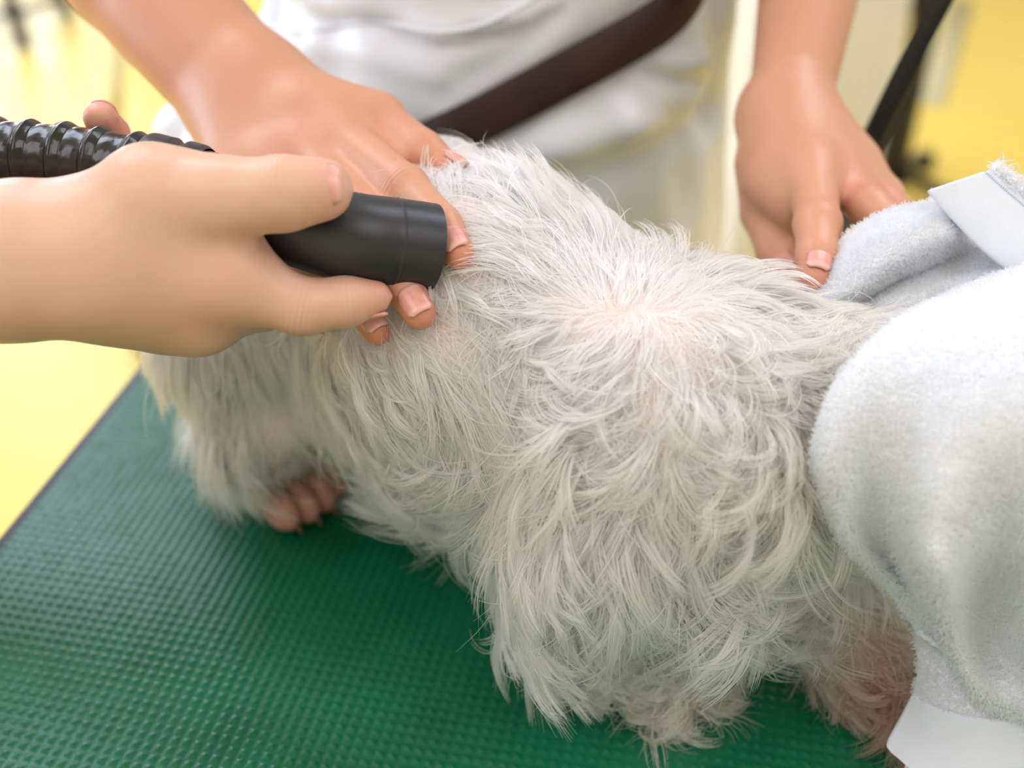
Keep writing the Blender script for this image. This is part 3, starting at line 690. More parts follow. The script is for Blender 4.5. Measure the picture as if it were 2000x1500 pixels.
for f, r in ((H_i, (.0142, .0104, .0093, .0066)), (H_m, (.0122, .0098, .0088, .0072)), (H_r, (.0118, .0092, .0082, .0068)), (H_p, (.0108, .0082, .0074, .006))): S.chain(f, r, .004, .010)
# the other hand holds the hose from behind
K_w = pw(60, 470, .53); K_el = pw(-520, 560, .56)
S.chain([K_el, K_w], [.034, .024], .012); S.chain([K_sh, K_el], [.047, .035], .02, .04)
K = [[pw(185, 420, .515), pw(225, 330, .505), pw(215, 262, .487), pw(196, 230, .474)], [pw(140, 415, .52), pw(165, 340, .51), pw(150, 293, .494), pw(126, 273, .481)],
     [pw(100, 410, .522), pw(110, 330, .512), pw(90, 295, .498), pw(64, 278, .486)], [pw(65, 410, .525), pw(60, 345, .515), pw(40, 320, .502), pw(20, 300, .492)]]
hand_palm(S, K_w + UP * .012, K_w - UP * .012, [f[0] for f in K], .02, .0125)
for f in K: S.chain(f, (.0105, .009, .0082, .0072), .003, .008)
S.chain([K_w, pw(160, 460, .49), pw(235, 420, .478), pw(300, 395, .476)], [.016, .013, .0105, .0085], .004, .01)
M['skin_b'] = skin_mat('skin_helper', srgb(216, 175, 150), srgb(214, 132, 120), [(H_t[2], H_t[3] - H_t[1], .0125), (H_i[1], H_i[2] - H_i[0], .011), (H_i[2], H_i[3] - H_i[1], .010)])
me = S.mesh('body', 3)
flush(me, [(f[3], .012, .45) for f in [H_t, H_i] + K] + [(f[2], .012, .5) for f in K] + [(H_i[1], .012, .2), (pw(420, 560, .41), .02, .15)])
h_body = link('body', me, M['skin_b'], helper)
nail(helper, H_t[2], H_t[3], np.array([.22, -.78, .58]), .0106, .0150, .0165, .86)
nail(helper, H_i[2], H_i[3], np.array([-.1, -.3, -.9]), .0074, .0105, .012, .75)
for f in K: nail(helper, f[2], f[3], np.array([0, .95, .3]), .0073, .0105, .011, .75)

S2 = Sdf((HX - .2, HY - .26, TT - .06), (HX + .32, HY + .28, TT + .54), 0.006)
S2.cone(T(HX, HY, 0), T(HX + .02, HY, .34), .118, .123, .03)
for sg in (-.05, .05): S2.cone(T(HX, HY + sg, .03), T(HX + .02, HY + sg, .36), .108, .108, .03)
S2.cone(H_sh, K_sh, .064, .064, .05); S2.cone(H_sh, H_sh * .5 + H_el * .5, .056, .054, .02); S2.cone(K_sh, K_sh * .5 + K_el * .5, .056, .054, .02)
link('shirt', S2.mesh('shirt', 2), M['shirt'], helper)
S3 = Sdf((HX - .18, HY - .24, 0.03), (HX + .18, HY + .24, TT + 0.14), 0.008)
for sg in (-1, 1): S3.chain([T(HX, HY + sg * .065, .06), (HX + .01, HY + sg * .085, .42), (HX - .02, HY + sg * .09, .07)], [.098, .072, .06], .02)
S3.cone(T(HX, HY - .05, .06), T(HX, HY + .05, .06), .118, .118, .04); link('trousers', S3.mesh('trousers', 2), M['trousers'], helper)
for sg in (-1, 1):
    cy = HY + sg * .09; S4 = Sdf((HX - .14, cy - .08, -.02), (HX + .22, cy + .08, .14), .005)
    S4.cone((HX - .05, cy, .045), (HX + .08, cy, .036), .04, .036, .02); S4.cone((HX + .08, cy, .034), (HX + .15, cy, .028), .036, .028, .02); S4.cone((HX - .03, cy, .05), (HX - .03, cy, .1), .04, .042, .02)
    me = S4.mesh('shoe', 2)
    for v in me.vertices: v.co.z = max(v.co.z, 0.0)
    link('shoe', me, M['shoe'], helper)
bm = bmesh.new(); bmesh.ops.create_uvsphere(bm, u_segments=32, v_segments=20, radius=1)
for v in bm.verts:
    x, y, z = v.co; q = 1.0 if (z > 0.05 or x < -0.1) else 0.86
    v.co = Vector(T(HX + .072 + x * .1 * q, HY + y * .086 * q, .66 + z * .11))
link('hair', bm_mesh('hair', bm), M['leather'], helper)

# ------------------------------------------------------------------ dryer hose and nozzle
dry = empty('pet_dryer_hose', pw(380, 360, .445), 'black corrugated dryer hose ending in a smooth round black nozzle held over the dog', 'dryer')
ax = catmull([pw(392, 360, .449), pw(470, 388, .445), pw(560, 428, .440), pw(680, 463, .438), pw(760, 474, .444), pw(841, 485, .451)], 60)
rr = np.interp(np.linspace(0, 1, 60), [0, .1, .42, .62, 1], [.0135, .0142, .0166, .0173, .0176])
wall = .0014
pts = np.vstack([ax, ax[-1:] + (ax[-1] - ax[-2]) * .12, ax[-1:] + (ax[-1] - ax[-2]) * .1, ax[::-1][:40]]); rad = np.concatenate([rr, [rr[-1] - .0004], [rr[-1] - wall], (rr[::-1] - wall)[:40]])
dirs = np.vstack([np.gradient(ax, axis=0), np.gradient(ax, axis=0)[-1:], np.gradient(ax, axis=0)[-1:], np.gradient(ax, axis=0)[::-1][:40]])
def sweep(name, pts, rad, dirs, seg=40, closed_end=True):
    dirs = dirs / np.linalg.norm(dirs, axis=1)[:, None]; _, s, _ = frame_of(dirs[0]); V = []; ang = np.linspace(0, 2 * math.pi, seg, endpoint=False)
    for i in range(len(pts)):
        s = s - dirs[i] * np.dot(s, dirs[i]); s /= np.linalg.norm(s); b = np.cross(dirs[i], s); V.append(pts[i] + rad[i] * (np.cos(ang)[:, None] * s + np.sin(ang)[:, None] * b))
    i, j = [x.ravel() for x in np.meshgrid(np.arange(len(pts) - 1), np.arange(seg), indexing='ij')]; k = (j + 1) % seg
    return mesh_np(name, np.vstack(V), np.stack([i * seg + j, i * seg + k, (i + 1) * seg + k, (i + 1) * seg + j], 1))
nz = link('nozzle', sweep('nozzle', pts, rad, dirs, 48), M['nozzle'], dry)
md = nz.modifiers.new('edge', 'EDGE_SPLIT'); md.split_angle = math.radians(40)
i0 = 48; dseam = (ax[i0 + 1] - ax[i0 - 1]); dseam /= np.linalg.norm(dseam)
link('seam_ring', sweep('seam_ring', np.array([ax[i0] - dseam * .0007, ax[i0] - dseam * .0003, ax[i0] + dseam * .0003, ax[i0] + dseam * .0007]), np.array([.01735, .01768, .01768, .01735]), np.array([dseam] * 4), 48), M['nozzle'], dry)
# hose: ridges along the way, then a smooth cuff
hx = catmull([pw(-420, 300, .475), pw(-200, 285, .467), pw(0, 304, .459), pw(130, 314, .456), pw(230, 327, .453), pw(300, 340, .4515)], 260)
s_ = np.concatenate([[0], np.cumsum(np.linalg.norm(np.diff(hx, axis=0), axis=1))]); ph_ = (s_[-1] - s_) / .0145
w_ = (ph_ % 1.0); ridge = np.clip(1.0 - np.abs(w_ - .5) / .2, 0, 1) ** .6
link('hose', sweep('hose', hx, .0136 + .0019 * ridge + .00015 * np.sin(ph_ * 12.566), np.gradient(hx, axis=0), 36), M['hose'], dry)
cx = catmull([pw(285, 337, .452), pw(320, 344, .451), pw(360, 352, .450), pw(398, 361, .4488)], 14)
link('cuff', sweep('cuff', cx, np.array([.0150, .0158, .0159, .0158, .0157, .0156, .0156, .0134, .0134, .0154, .0154, .0153, .0152, .0142]), np.gradient(cx, axis=0), 40), M['nozzle'], dry)

# ------------------------------------------------------------------ leash hanging down behind the groomer's left hand
lr = empty('leash', pw(1700, 300, .66), 'black webbing leash hanging from above down behind the hand at the right', 'leash')
def ribbon(name, px, w, th, mat, parent, face):
    c = catmull(px, 40); t = np.gradient(c, axis=0); t /= np.linalg.norm(t, axis=1)[:, None]; n = np.array(face, float)[None] - t * (t @ np.array(face, float))[:, None]; n /= np.linalg.norm(n, axis=1)[:, None]; s = np.cross(t, n)
    P = np.stack([c - s * w / 2, c + s * w / 2], 1); P = np.stack([P[:, 0], P[:, 0] * .5 + P[:, 1] * .5, P[:, 1]], 1)
    return link(name, grid_mesh(name, P, th), mat, parent, False)
ribbon('strap', [pw(2200, -900, .54), pw(2060, -480, .575), pw(1935, -190, .60), pw(1850, -20, .62), pw(1755, 165, .645), pw(1672, 335, .665), pw(1635, 430, .63), pw(1630, 520, .56), pw(1660, 590, .50)], .0115, .002, M['webbing'], lr, -FW)
ribbon('strap', [pw(2200, -900, .57), pw(2064, -480, .605), pw(1940, -190, .63), pw(1858, -20, .65), pw(1775, 165, .675), pw(1694, 335, .695), pw(1662, 430, .66), pw(1655, 520, .58), pw(1690, 590, .51)], .0085, .002, M['webbing'], lr, -FW + RT * .8)
# ------------------------------------------------------------------ the dog
WD = np.array([.039, .385]); DD = np.array([.755, -.656]); DS = np.array([-.656, -.755])
def D(t, s, h): q = WD + DD * t + DS * s; return T(q[0], q[1], h)
HEAD = pw(1900, 835, .462)
dog = empty('dog', D(-.05, 0, 0), 'white long haired small dog standing on the green mat, head covered by the towel', 'dog')
S = Sdf((-.24, .19, TT - .01), (.29, .66, TT + .27), 0.003)
S.chain([D(-.180, 0, .144), D(-.07, 0, .145), D(.022, -.008, .134)], [.056, .059, .060], .02)
S.chain([D(.022, -.012, .132), D(.080, -.046, .138), HEAD], [.050, .038, .036], .02)
S.cone(D(-.18, 0, .10), D(.02, -.004, .10), .052, .055, .02)
S.ell(HEAD, np.eye(3), (.045, .043, .042), .012); S.cone(HEAD, HEAD + [.04, -.022, -.022], .03, .019, .012)
S.cone(D(.04, -.014, .085), D(.025, -.01, .11), .045, .054, .02)
S.chain([D(-.24, 0, .155), D(-.268, .01, .115), D(-.272, .02, .075)], [.013, .011, .008], .01)
def leg_(pts, rad): S.chain(pts, rad, .010, .02)
leg_([D(-.190, .036, .100), D(-.178, .046, .072), D(-.208, .038, .046), D(-.186, .032, .019)], [.042, .028, .018, .0172])
leg_([D(-.185, -.038, .095), D(-.15, -.048, .065), D(-.195, -.048, .038), D(-.165, -.046, .013)], [.042, .031, .015, .0125])
leg_([D(.025, .032, .100), D(.018, .036, .065), D(.036, .020, .028), D(.040, .012, .013)], [.034, .024, .016, .0135])
leg_([D(.050, -.034, .100), D(.075, -.042, .065), D(.112, -.046, .028), D(.122, -.048, .013)], [.034, .024, .016, .0135])
PAWS = [D(-.170, .031, .009), D(-.150, -.046, .009), D(.054, .009, .009), D(.137, -.050, .009)]
for i, c in enumerate(PAWS):
    for k_ in (-1.5, -.5, .5, 1.5):
        a = np.array([DD[0], DD[1], 0]) * (.006 - abs(k_) * .002) + np.array([DS[0], DS[1], 0]) * k_ * .0075
        S.cone(c + a * .3 - [DD[0] * .008, DD[1] * .008, -.004], c + a, .0085, .0072, .004)
S.mesh_ = S.mesh('body', 4)
d_body = link('body', S.mesh_, M['dog_skin'], dog)
# bare toes and claws of the near hind paw
for k_ in (-1.5, -.5, .5, 1.5):
    c = PAWS[0] + np.array([DD[0], DD[1], 0]) * (.0075 - abs(k_) * .003) + np.array([DS[0], DS[1], 0]) * (k_ * .0108 + .006) + [0, 0, .002]
    bm = bmesh.new(); bmesh.ops.create_uvsphere(bm, u_segments=14, v_segments=10, radius=1)
    for v in bm.verts: v.co = Vector(c + np.array([DD[0], DD[1], 0]) * v.co.x * .0140 + np.array([DS[0], DS[1], 0]) * v.co.y * .0078 + np.array([0, 0, v.co.z * .0130 + .003]))
    toe = link('toe', bm_mesh('toe', bm), M['dog_pad'], dog)
    link('claw', tube_mesh('claw', np.array([c + np.array([DD[0] * .007, DD[1] * .007, .003]), c + np.array([DD[0] * .013, DD[1] * .013, 0]), c + np.array([DD[0] * .016, DD[1] * .016, -.006])]), [.0022, .0018, .0006], 8), M['claw'], toe)

# ------------------------------------------------------------------ the towel over its head
towel = empty('towel', pw(1850, 900, .45), 'white terry towel with woven hems draped over the dog head at the right', 'towel')
def net(rows): return [[pw(*q) for q in r] for r in rows]
Bn = net([
 [(1715, 690, .462), (1790, 615, .462), (1860, 572, .462), (1925, 545, .462), (2005, 520, .460), (2130, 500, .460), (2300, 480, .46)],
 [(1690, 680, .440), (1765, 622, .440), (1835, 600, .432), (1915, 575, .428), (2005, 560, .425), (2135, 545, .425), (2310, 530, .43)],
 [(1638, 735, .428), (1700, 690, .418), (1790, 680, .407), (1890, 660, .402), (2000, 650, .398), (2140, 640, .398), (2320, 620, .41)],
 [(1602, 800, .426), (1650, 790, .408), (1740, 790, .401), (1860, 790, .387), (1990, 790, .383), (2150, 790, .382), (2330, 780, .40)],
 [(1586, 880, .430), (1625, 890, .410), (1715, 910, .406), (1840, 920, .386), (1975, 930, .386), (2150, 930, .378), (2330, 930, .40)],
 [(1600, 970, .440), (1640, 980, .420), (1718, 1000, .420), (1832, 1030, .388), (1962, 1055, .405), (2150, 1070, .384), (2330, 1080, .40)],
 [(1640, 1058, .452), (1672, 1060, .434), (1738, 1082, .440), (1832, 1105, .390), (1940, 1140, .428), (2150, 1180, .392), (2330, 1200, .40)],
 [(1695, 1115, .464), (1722, 1122, .450), (1775, 1145, .450), (1840, 1180, .412), (1935, 1215, .442), (2150, 1270, .402), (2330, 1300, .41)],
 [(1740, 1165, .474), (1778, 1172, .464), (1815, 1195, .454), (1860, 1245, .430), (1945, 1290, .450), (2150, 1370, .415), (2330, 1400, .43)],
 [(1776, 1212, .484), (1812, 1222, .476), (1845, 1262, .466), (1885, 1330, .448), (1975, 1375, .446), (2150, 1450, .43), (2330, 1470, .44)],
 [(1850, 1260, .490), (1862, 1280, .484), (1885, 1320, .476), (1920, 1385, .462), (2000, 1425, .458), (2150, 1500, .445), (2330, 1510, .45)],
])
PB = spline_net(Bn, 130, 120); PB = PB - np.linalg.norm(PB - CAM, axis=2)[..., None] * 0.06 * np.clip(1 - np.linspace(0, 1, 120) / .55, .25, 1)[None, :, None] ** 1.2 * ((PB - CAM) / np.linalg.norm(PB - CAM, axis=2)[..., None])
PB += (.0011 * np.sin(np.linspace(0, 26, 130))[:, None, None] * np.cos(np.linspace(0, 19, 120))[None, :, None]) * -FW
Cn = net([
 [(1772, 1150, 0.4740), (1850, 1200, 0.4700), (1920, 1225, 0.4640), (2010, 1250, 0.4570), (2150, 1250, 0.4470), (2330, 1250, 0.4420)],
 [(1784, 1240, 0.4750), (1840, 1255, 0.4680), (1920, 1275, 0.4590), (2010, 1290, 0.4500), (2150, 1300, 0.4400), (2330, 1300, 0.4370)],
 [(1792, 1300, 0.4760), (1835, 1320, 0.4680), (1915, 1335, 0.4560), (2010, 1340, 0.4470), (2150, 1350, 0.4380), (2330, 1350, 0.4340)],
 [(1783, 1352, 0.4780), (1822, 1378, 0.4690), (1905, 1400, 0.4570), (2010, 1405, 0.4480), (2150, 1400, 0.4390), (2330, 1400, 0.4340)],
])
PC = spline_net(Cn, 40, 70)
Hn = net([
 [(1783, 1352, 0.4775), (1822, 1378, 0.4685), (1905, 1400, 0.4565), (2010, 1405, 0.4475), (2150, 1400, 0.4385), (2330, 1400, 0.4335)],
 [(1758, 1400, 0.4790), (1812, 1440, 0.4670), (1900, 1462, 0.4560), (2010, 1470, 0.4470), (2150, 1460, 0.4380), (2330, 1460, 0.4340)],
 [(1732, 1450, 0.4750), (1790, 1497, 0.4640), (1895, 1530, 0.4540), (2010, 1535, 0.4470), (2150, 1530, 0.4390), (2330, 1530, 0.4350)],
 [(1740, 1470, 0.4720), (1800, 1515, 0.4610), (1900, 1550, 0.4520), (2010, 1560, 0.4460), (2150, 1550, 0.4400), (2330, 1550, 0.4380)],
])
PH = spline_net(Hn, 26, 60)
An = net([
 [(1568, 580, .482), (1602, 520, .482), (1655, 458, .482), (1720, 416, .480), (1795, 396, .478), (1850, 384, .477)],
 [(1580, 590, .472), (1625, 540, .470), (1685, 480, .468), (1755, 440, .467), (1820, 420, .468), (1870, 412, .470)],
 [(1612, 598, .466), (1668, 558, .463), (1720, 515, .461), (1785, 480, .461), (1845, 455, .463), (1885, 445, .467)],
 [(1640, 602, .470), (1690, 568, .468), (1740, 535, .467), (1800, 505, .468), (1855, 475, .470), (1895, 462, .473)],
 [(1652, 604, .478), (1700, 575, .478), (1750, 545, .478), (1808, 520, .478), (1862, 495, .479), (1905, 480, .480)],
])
PA = spline_net(An, 50, 60)
A2 = net([
 [(1636, 600, .481), (1700, 560, .481), (1760, 520, .482), (1830, 480, .483), (1900, 450, .484), (1990, 480, .486), (2140, 500, .486)],
 [(1660, 615, .473), (1730, 575, .474), (1800, 552, .475), (1880, 530, .478), (1960, 525, .479), (2040, 520, .48), (2150, 520, .48)],
 [(1690, 625, .464), (1745, 590, .465), (1815, 570, .467), (1890, 555, .469), (1965, 545, .471), (2050, 535, .472), (2150, 530, .472)],
 [(1720, 670, .460), (1765, 630, .461), (1825, 605, .463), (1895, 585, .465), (1970, 575, .467), (2050, 560, .468), (2150, 550, .468)],
 [(1745, 720, .462), (1790, 680, .462), (1845, 650, .463), (1905, 630, .465), (1980, 620, .467), (2060, 600, .468), (2150, 590, .468)],
])
PA2 = spline_net(A2, 50, 60)
HB = net([
 [(1938, 330, .462), (1990, 372, .461), (2050, 420, .460), (2150, 500, .458)],
 [(1900, 342, .4605), (1955, 395, .459), (2020, 450, .458), (2130, 530, .456)],
 [(1855, 357, .460), (1915, 415, .458), (1985, 475, .457), (2100, 560, .455)],
 [(1813, 372, .462), (1865, 430, .4605), (1930, 495, .459), (2060, 600, .457)],
 [(1818, 380, .467), (1872, 440, .466), (1938, 506, .465), (2065, 606, .463)],
])
PHB = spline_net(HB, 40, 40)
def joined(name, sheets, mat):
    bm = bmesh.new()
    for P, th, fl in sheets:
        me = grid_mesh('tmp', P, th, fl); bm.from_mesh(me); bpy.data.meshes.remove(me)
    return link(name, bm_mesh(name, bm), mat, towel)
cloth = joined('cloth', [(PB, .0032, True), (PC, .003, True), (PA, .003, True), (PA2, .003, True)], M['towel'])
hem1 = joined('hem', [(PH, .0028, True)], M['hem']); hem2 = joined('hem', [(PHB, .0026, True)], M['hem'])
def stitch(net_row, n=46):
    c = catmull(net_row, n * 2 + 1); bm = bmesh.new()
    for i in range(0, 2 * n, 2): beam(bm, c[i] - FW * .0006, c[i + 1] * .75 + c[i] * .25 - FW * .0006, .00035, 6)
    return bm_mesh('stitching', bm)
link('stitching', stitch([PHB[4][j] for j in (0, 8, 16, 24, 32, 39)]), M['thread'], hem2)

# ------------------------------------------------------------------ terry pile
def scatter_grid(P, n, flip):
    r, c = P.shape[:2]; a = P[:-1, :-1]; e1 = P[:-1, 1:] - a; e2 = P[1:, :-1] - a; N = np.cross(e1, e2); ar = np.linalg.norm(N, axis=2); N = N / (ar[..., None] + 1e-12)
    if flip: N = -N
    pr = (ar / ar.sum()).ravel(); k = rng.choice(len(pr), n, p=pr); u = rng.random((n, 2)); i, j = np.divmod(k, c - 1)
    p = P[i, j] * ((1 - u[:, :1]) * (1 - u[:, 1:])) + P[i, j + 1] * (u[:, :1] * (1 - u[:, 1:])) + P[i + 1, j] * ((1 - u[:, :1]) * u[:, 1:]) + P[i + 1, j + 1] * (u[:, :1] * u[:, 1:])
    return p, N[i, j]
def pile(sheets, name, parent):
    PP = []; 
    for P, n, L in sheets:
        p, N = scatter_grid(P, n, False); sgn = np.sign(((CAM - p) * N).sum(1)); N = N * np.where(np.median(sgn) < 0, -1, 1)
        d = N + .75 * rng.standard_normal((n, 3)); d /= np.linalg.norm(d, axis=1)[:, None]; e = N + 1.0 * rng.standard_normal((n, 3)); e /= np.linalg.norm(e, axis=1)[:, None]
        l = L * (.6 + .8 * rng.random((n, 1))); q1 = p + d * l * .5; q2 = q1 + (d * .4 + e * .6) * l * .5; PP.append(np.stack([p - N * .0004, p + d * l * .25, q1, q2], 1))
    PP = np.concatenate(PP); n = len(PP); rad = np.tile(np.array([.00030, .00032, .00030, .00012]), (n, 1)); tint = np.array(srgb(245, 247, 251)[:3])[None] * (.96 + .04 * rng.random((n, 1)))
    return hair_object(name, PP, rad, tint, M['pile'], parent)
pile([(PB, 52000, .0024), (PC, 9000, .0022), (PA, 12000, .0022), (PA2, 9000, .0022)], 'terry_pile', towel)
e = np.concatenate([catmull([PHB[0][j] for j in range(0, 40, 3)], 400) + rng.standard_normal((400, 3)) * .0004 for _ in range(3)]); n = len(e)
d = np.stack([RT * .6 + UP * .5] * n) + .6 * rng.standard_normal((n, 3)); l = .0016 + .0022 * rng.random((n, 1))
fr = np.stack([e, e + d * l * .4, e + d * l * .8 + .0006 * rng.standard_normal((n, 3)), e + d * l + .001 * rng.standard_normal((n, 3))], 1)
hair_object('frayed_edge', fr, np.tile(np.array([.0004, .0004, .0003, .00015]), (n, 1)), np.tile(np.array(srgb(245, 247, 251)[:3]), (n, 1)), M['pile'], hem2)

# ------------------------------------------------------------------ fur
dg = bpy.context.evaluated_depsgraph_get()
dog_bvh = BVHTree.FromObject(d_body, dg)
block = [BVHTree.FromObject(o_, dg) for o_ in (g_body, cloth, hem1, h_body)]
CTRL = []   # (position, direction, length, lift, curl, gravity)
def ctl(px, py, dx, dy, ln, lift, curl, gr=.12):
    dr = Vector(pw(px, py, 1.0) - CAM).normalized(); h = dog_bvh.ray_cast(Vector(CAM), dr)
    if h[0] is None: h = dog_bvh.find_nearest(Vector(ph(px, py, .06)))
    CTRL.append((np.array(h[0]), RT * dx - UP * dy, ln, lift, curl, gr))
def ctw(p_, d_, ln, lift, curl, gr=.12): CTRL.append((np.array(p_), np.array(d_, float), ln, lift, curl, gr))
for c_ in [
 # back around the whorl
 (930, 380, -.1, -1, .024, .30, .25), (1000, 400, -.25, -1, .026, .32, .25), (1080, 430, -.2, -1, .026, .30, .25), (1160, 470, -.1, -1, .028, .30, .25), (1240, 500, .15, -1, .028, .30, .25), (1330, 530, .4, -1, .028, .30, .3), (1400, 560, .6, -.8, .028, .30, .3),
 (1040, 520, -.6, -.8, .026, .25, .25, .06), (1080, 552, -.5, -.85, .022, .22, .2, .06), (1140, 574, -.4, -.95, .020, .20, .2, .06), (1200, 586, -.05, -1, .020, .20, .2, .06), (1260, 585, .25, -1, .020, .20, .2, .06), (1320, 580, .5, -.85, .022, .20, .25, .06), (1375, 572, .65, -.75, .024, .25, .3, .06), (1430, 590, .9, -.4, .026, .25, .4, .06), (1500, 605, .9, -.1, .028, .25, .5),
 (920, 470, .45, .9, .028, .2, .3), (960, 540, .5, .85, .030, .2, .3), (1000, 590, -.1, 1, .03, .2, .3), (1080, 622, -.75, .65, .026, .18, .3, .06), (1140, 645, -.5, .85, .026, .18, .4, .06), (1200, 652, -.15, 1, .026, .18, .6, .06), (1260, 648, .25, 1, .028, .18, .7, .06), (1320, 640, .65, .75, .028, .2, .8, .06), (1385, 628, .85, .5, .03, .22, .8, .06), (1020, 560, -.9, -.2, .028, .2, .25, .06),
 # upper flank
 (860, 640, .7, .7, .036, .15, .4, .05), (900, 700, .85, .5, .038, .15, .4, .04), (1000, 720, .85, .45, .038, .15, .4, .04), (1090, 730, .2, 1, .036, .2, .5), (760, 690, .5, .85, .036, .15, .4, .05), (850, 780, .65, .75, .04, .15, .4, .06), (960, 800, .8, .55, .04, .15, .45, .05), (1060, 800, .1, 1, .04, .18, .5),
 # lower flank, blown towards the rump
 (1080, 880, -.75, .65, .045, .2, .35), (980, 900, -.85, .5, .046, .2, .5, .06), (880, 900, -.75, .65, .046, .18, .5, .06), (780, 880, -.6, .8, .046, .18, .5, .06), (700, 850, -.35, .95, .046, .18, .4, .08), (1000, 1000, -.7, .7, .050, .22, .4, .08), (900, 1000, -.65, .75, .050, .2, .5, .08), (800, 1000, -.55, .85, .046, .2, .5, .08), (1080, 960, -.5, .85, .048, .2, .3),
 # rump and thigh
 (600, 720, .05, 1, .036, .2, .3), (500, 720, -.1, 1, .040, .2, .3), (420, 720, -.1, 1, .038, .18, .3), (360, 720, -.2, .95, .034, .2, .35), (560, 800, .1, 1, .042, .18, .35), (480, 850, -.1, 1, .046, .18, .3), (420, 860, -.2, 1, .044, .2, .3), (530, 900, .1, 1, .038, .15, .5), (470, 930, -.3, .95, .040, .25, .4), (420, 930, -.5, .85, .040, .3, .4), (600, 900, .1, 1, .020, .12, .3), (600, 980, 0, 1, .010, .12, .2), (640, 860, .1, 1, .030, .15, .4),
 # shoulder and front leg
 (1180, 740, -.3, 1, .034, .25, .9), (1260, 760, -.2, 1, .032, .28, 1.2), (1340, 740, .5, .85, .032, .28, 1.3), (1420, 720, .8, .55, .034, .28, 1.1), (1200, 850, -.5, .85, .040, .25, .5), (1290, 860, .1, 1, .034, .28, 1.0), (1370, 840, .6, .75, .032, .28, 1.2), (1450, 830, .5, .85, .034, .28, 1.2), (1160, 960, -.55, .85, .046, .25, .35), (1240, 970, -.1, 1, .044, .22, .35), (1320, 960, .35, .95, .042, .22, .5), (1400, 950, .6, .8, .040, .22, .7), (1480, 940, .2, 1, .038, .22, .8),
 (1130, 1080, -.5, .85, .048, .25, .35), (1210, 1090, -.15, 1, .048, .22, .35), (1300, 1090, .2, 1, .046, .22, .4), (1390, 1080, .45, .9, .044, .22, .6), (1150, 1200, -.35, .95, .044, .25, .5), (1250, 1210, .05, 1, .038, .25, .5), (1350, 1210, .3, .95, .036, .25, .7), (1430, 1220, .55, .85, .040, .28, .8), (1200, 1300, -.2, 1, .028, .28, 1.8), (1300, 1320, .05, 1, .026, .30, 2.2), (1400, 1310, .25, .95, .027, .30, 2.2),
 # neck and chest
 (1560, 640, .8, .5, .028, .2, .6), (1640, 650, .8, .5, .026, .16, .6), (1520, 700, .45, .9, .038, .28, .9), (1600, 740, .6, .8, .038, .28, .9), (1520, 820, .2, 1, .040, .28, 1.1), (1560, 900, .4, .9, .040, .25, .9), (1550, 990, -.2, 1, .042, .22, .6), (1520, 1080, -.35, .95, .042, .2, .5), (1580, 1120, .1, 1, .044, .2, .5), (1600, 1050, .2, 1, .042, .2, .5), (1620, 1190, .0, 1, .038, .2, .5),
 (1700, 1170, .85, .4, .030, .25, .4), (1740, 1220, .8, .5, .028, .25, .4), (1680, 1290, -.2, 1, .036, .25, .7), (1740, 1320, .2, 1, .036, .25, .7), (1720, 1400, -.2, 1, .030, .25, .6)]:
    ctl(*c_)
for t_ in np.linspace(-.24, .08, 8):   # the far side hangs down too
    for s_2, h_ in ((-.06, .12), (-.055, .07)): ctw(D(t_, s_2, h_), (-DS[0] * .2, -DS[1] * .2, -1), .042, .22, .4)
ctw(D(-.24, 0, .12), (-.2, .1, -1), .032, .16, .4); ctw(D(-.25, 0, .08), (-.2, .1, -1), .034, .18, .4)
cP = np.array([c[0] for c in CTRL]); cD = np.array([c[1] for c in CTRL]); cD /= np.linalg.norm(cD, axis=1)[:, None]; cV = np.array([c[2:] for c in CTRL])

me = d_body.data; me.calc_loop_triangles(); nt_ = len(me.loop_triangles)
tri = np.empty(nt_ * 3, np.int32); me.loop_triangles.foreach_get('vertices', tri); tri = tri.reshape(-1, 3)
vc = np.empty(len(me.vertices) * 3, np.float32); me.vertices.foreach_get('co', vc); vc = vc.reshape(-1, 3).astype(float)
tA, tB, tC = vc[tri[:, 0]], vc[tri[:, 1]], vc[tri[:, 2]]; nn = np.cross(tB - tA, tC - tA); ar = np.linalg.norm(nn, axis=1); nn /= ar[:, None] + 1e-15; ce = (tA + tB + tC) / 3
vd = CAM - ce; vd /= np.linalg.norm(vd, axis=1)[:, None]; fac = (nn * vd).sum(1)
wt = ar * np.where(fac > -.25, 1.0, .35) * np.where(ce[:, 2] < TT + .006, 0.05, 1)
hd = np.linalg.norm(ce - HEAD, axis=1); wt *= np.where(hd < .06, .25, 1)
bare = np.linalg.norm(ce - (PAWS[0] + [0, 0, .004]), axis=1) < .017; wt *= np.where(bare, .12, 1)
NS, NG, KP = 130000, 9000, 10
def roots(n):
    k = rng.choice(nt_, n, p=wt / wt.sum()); u = np.sqrt(rng.random((n, 1))); v = rng.random((n, 1))
    return tA[k] * (1 - u) + tB[k] * (u * (1 - v)) + tC[k] * (u * v), nn[k]
gp, gn = roots(NG); kd = KDTree(NG)
for i in range(NG): kd.insert(gp[i], i)
kd.balance()
rp, rn = roots(NS); gid = np.fromiter((kd.find(q)[1] for q in rp), np.int32, NS)
P0 = np.vstack([gp, rp]); N0 = np.vstack([gn, rn]); N_ = len(P0); own = np.concatenate([np.arange(NG), gid])
N0 = S.grad(P0, .004) * .6 + N0 * .4; N0 /= np.linalg.norm(N0, axis=1)[:, None]
ar_ = [np.zeros((N_, 3)), np.zeros((N_, 4))]
for a in range(0, N_, 8000):
    q = P0[a:a + 8000]; w = 1 / (((q[:, None] - cP[None]) ** 2).sum(2) + 2.5e-5) ** 1.7; w /= w.sum(1)[:, None]
    ar_[0][a:a + 8000] = w @ cD; ar_[1][a:a + 8000] = w @ cV
dr0, par = ar_
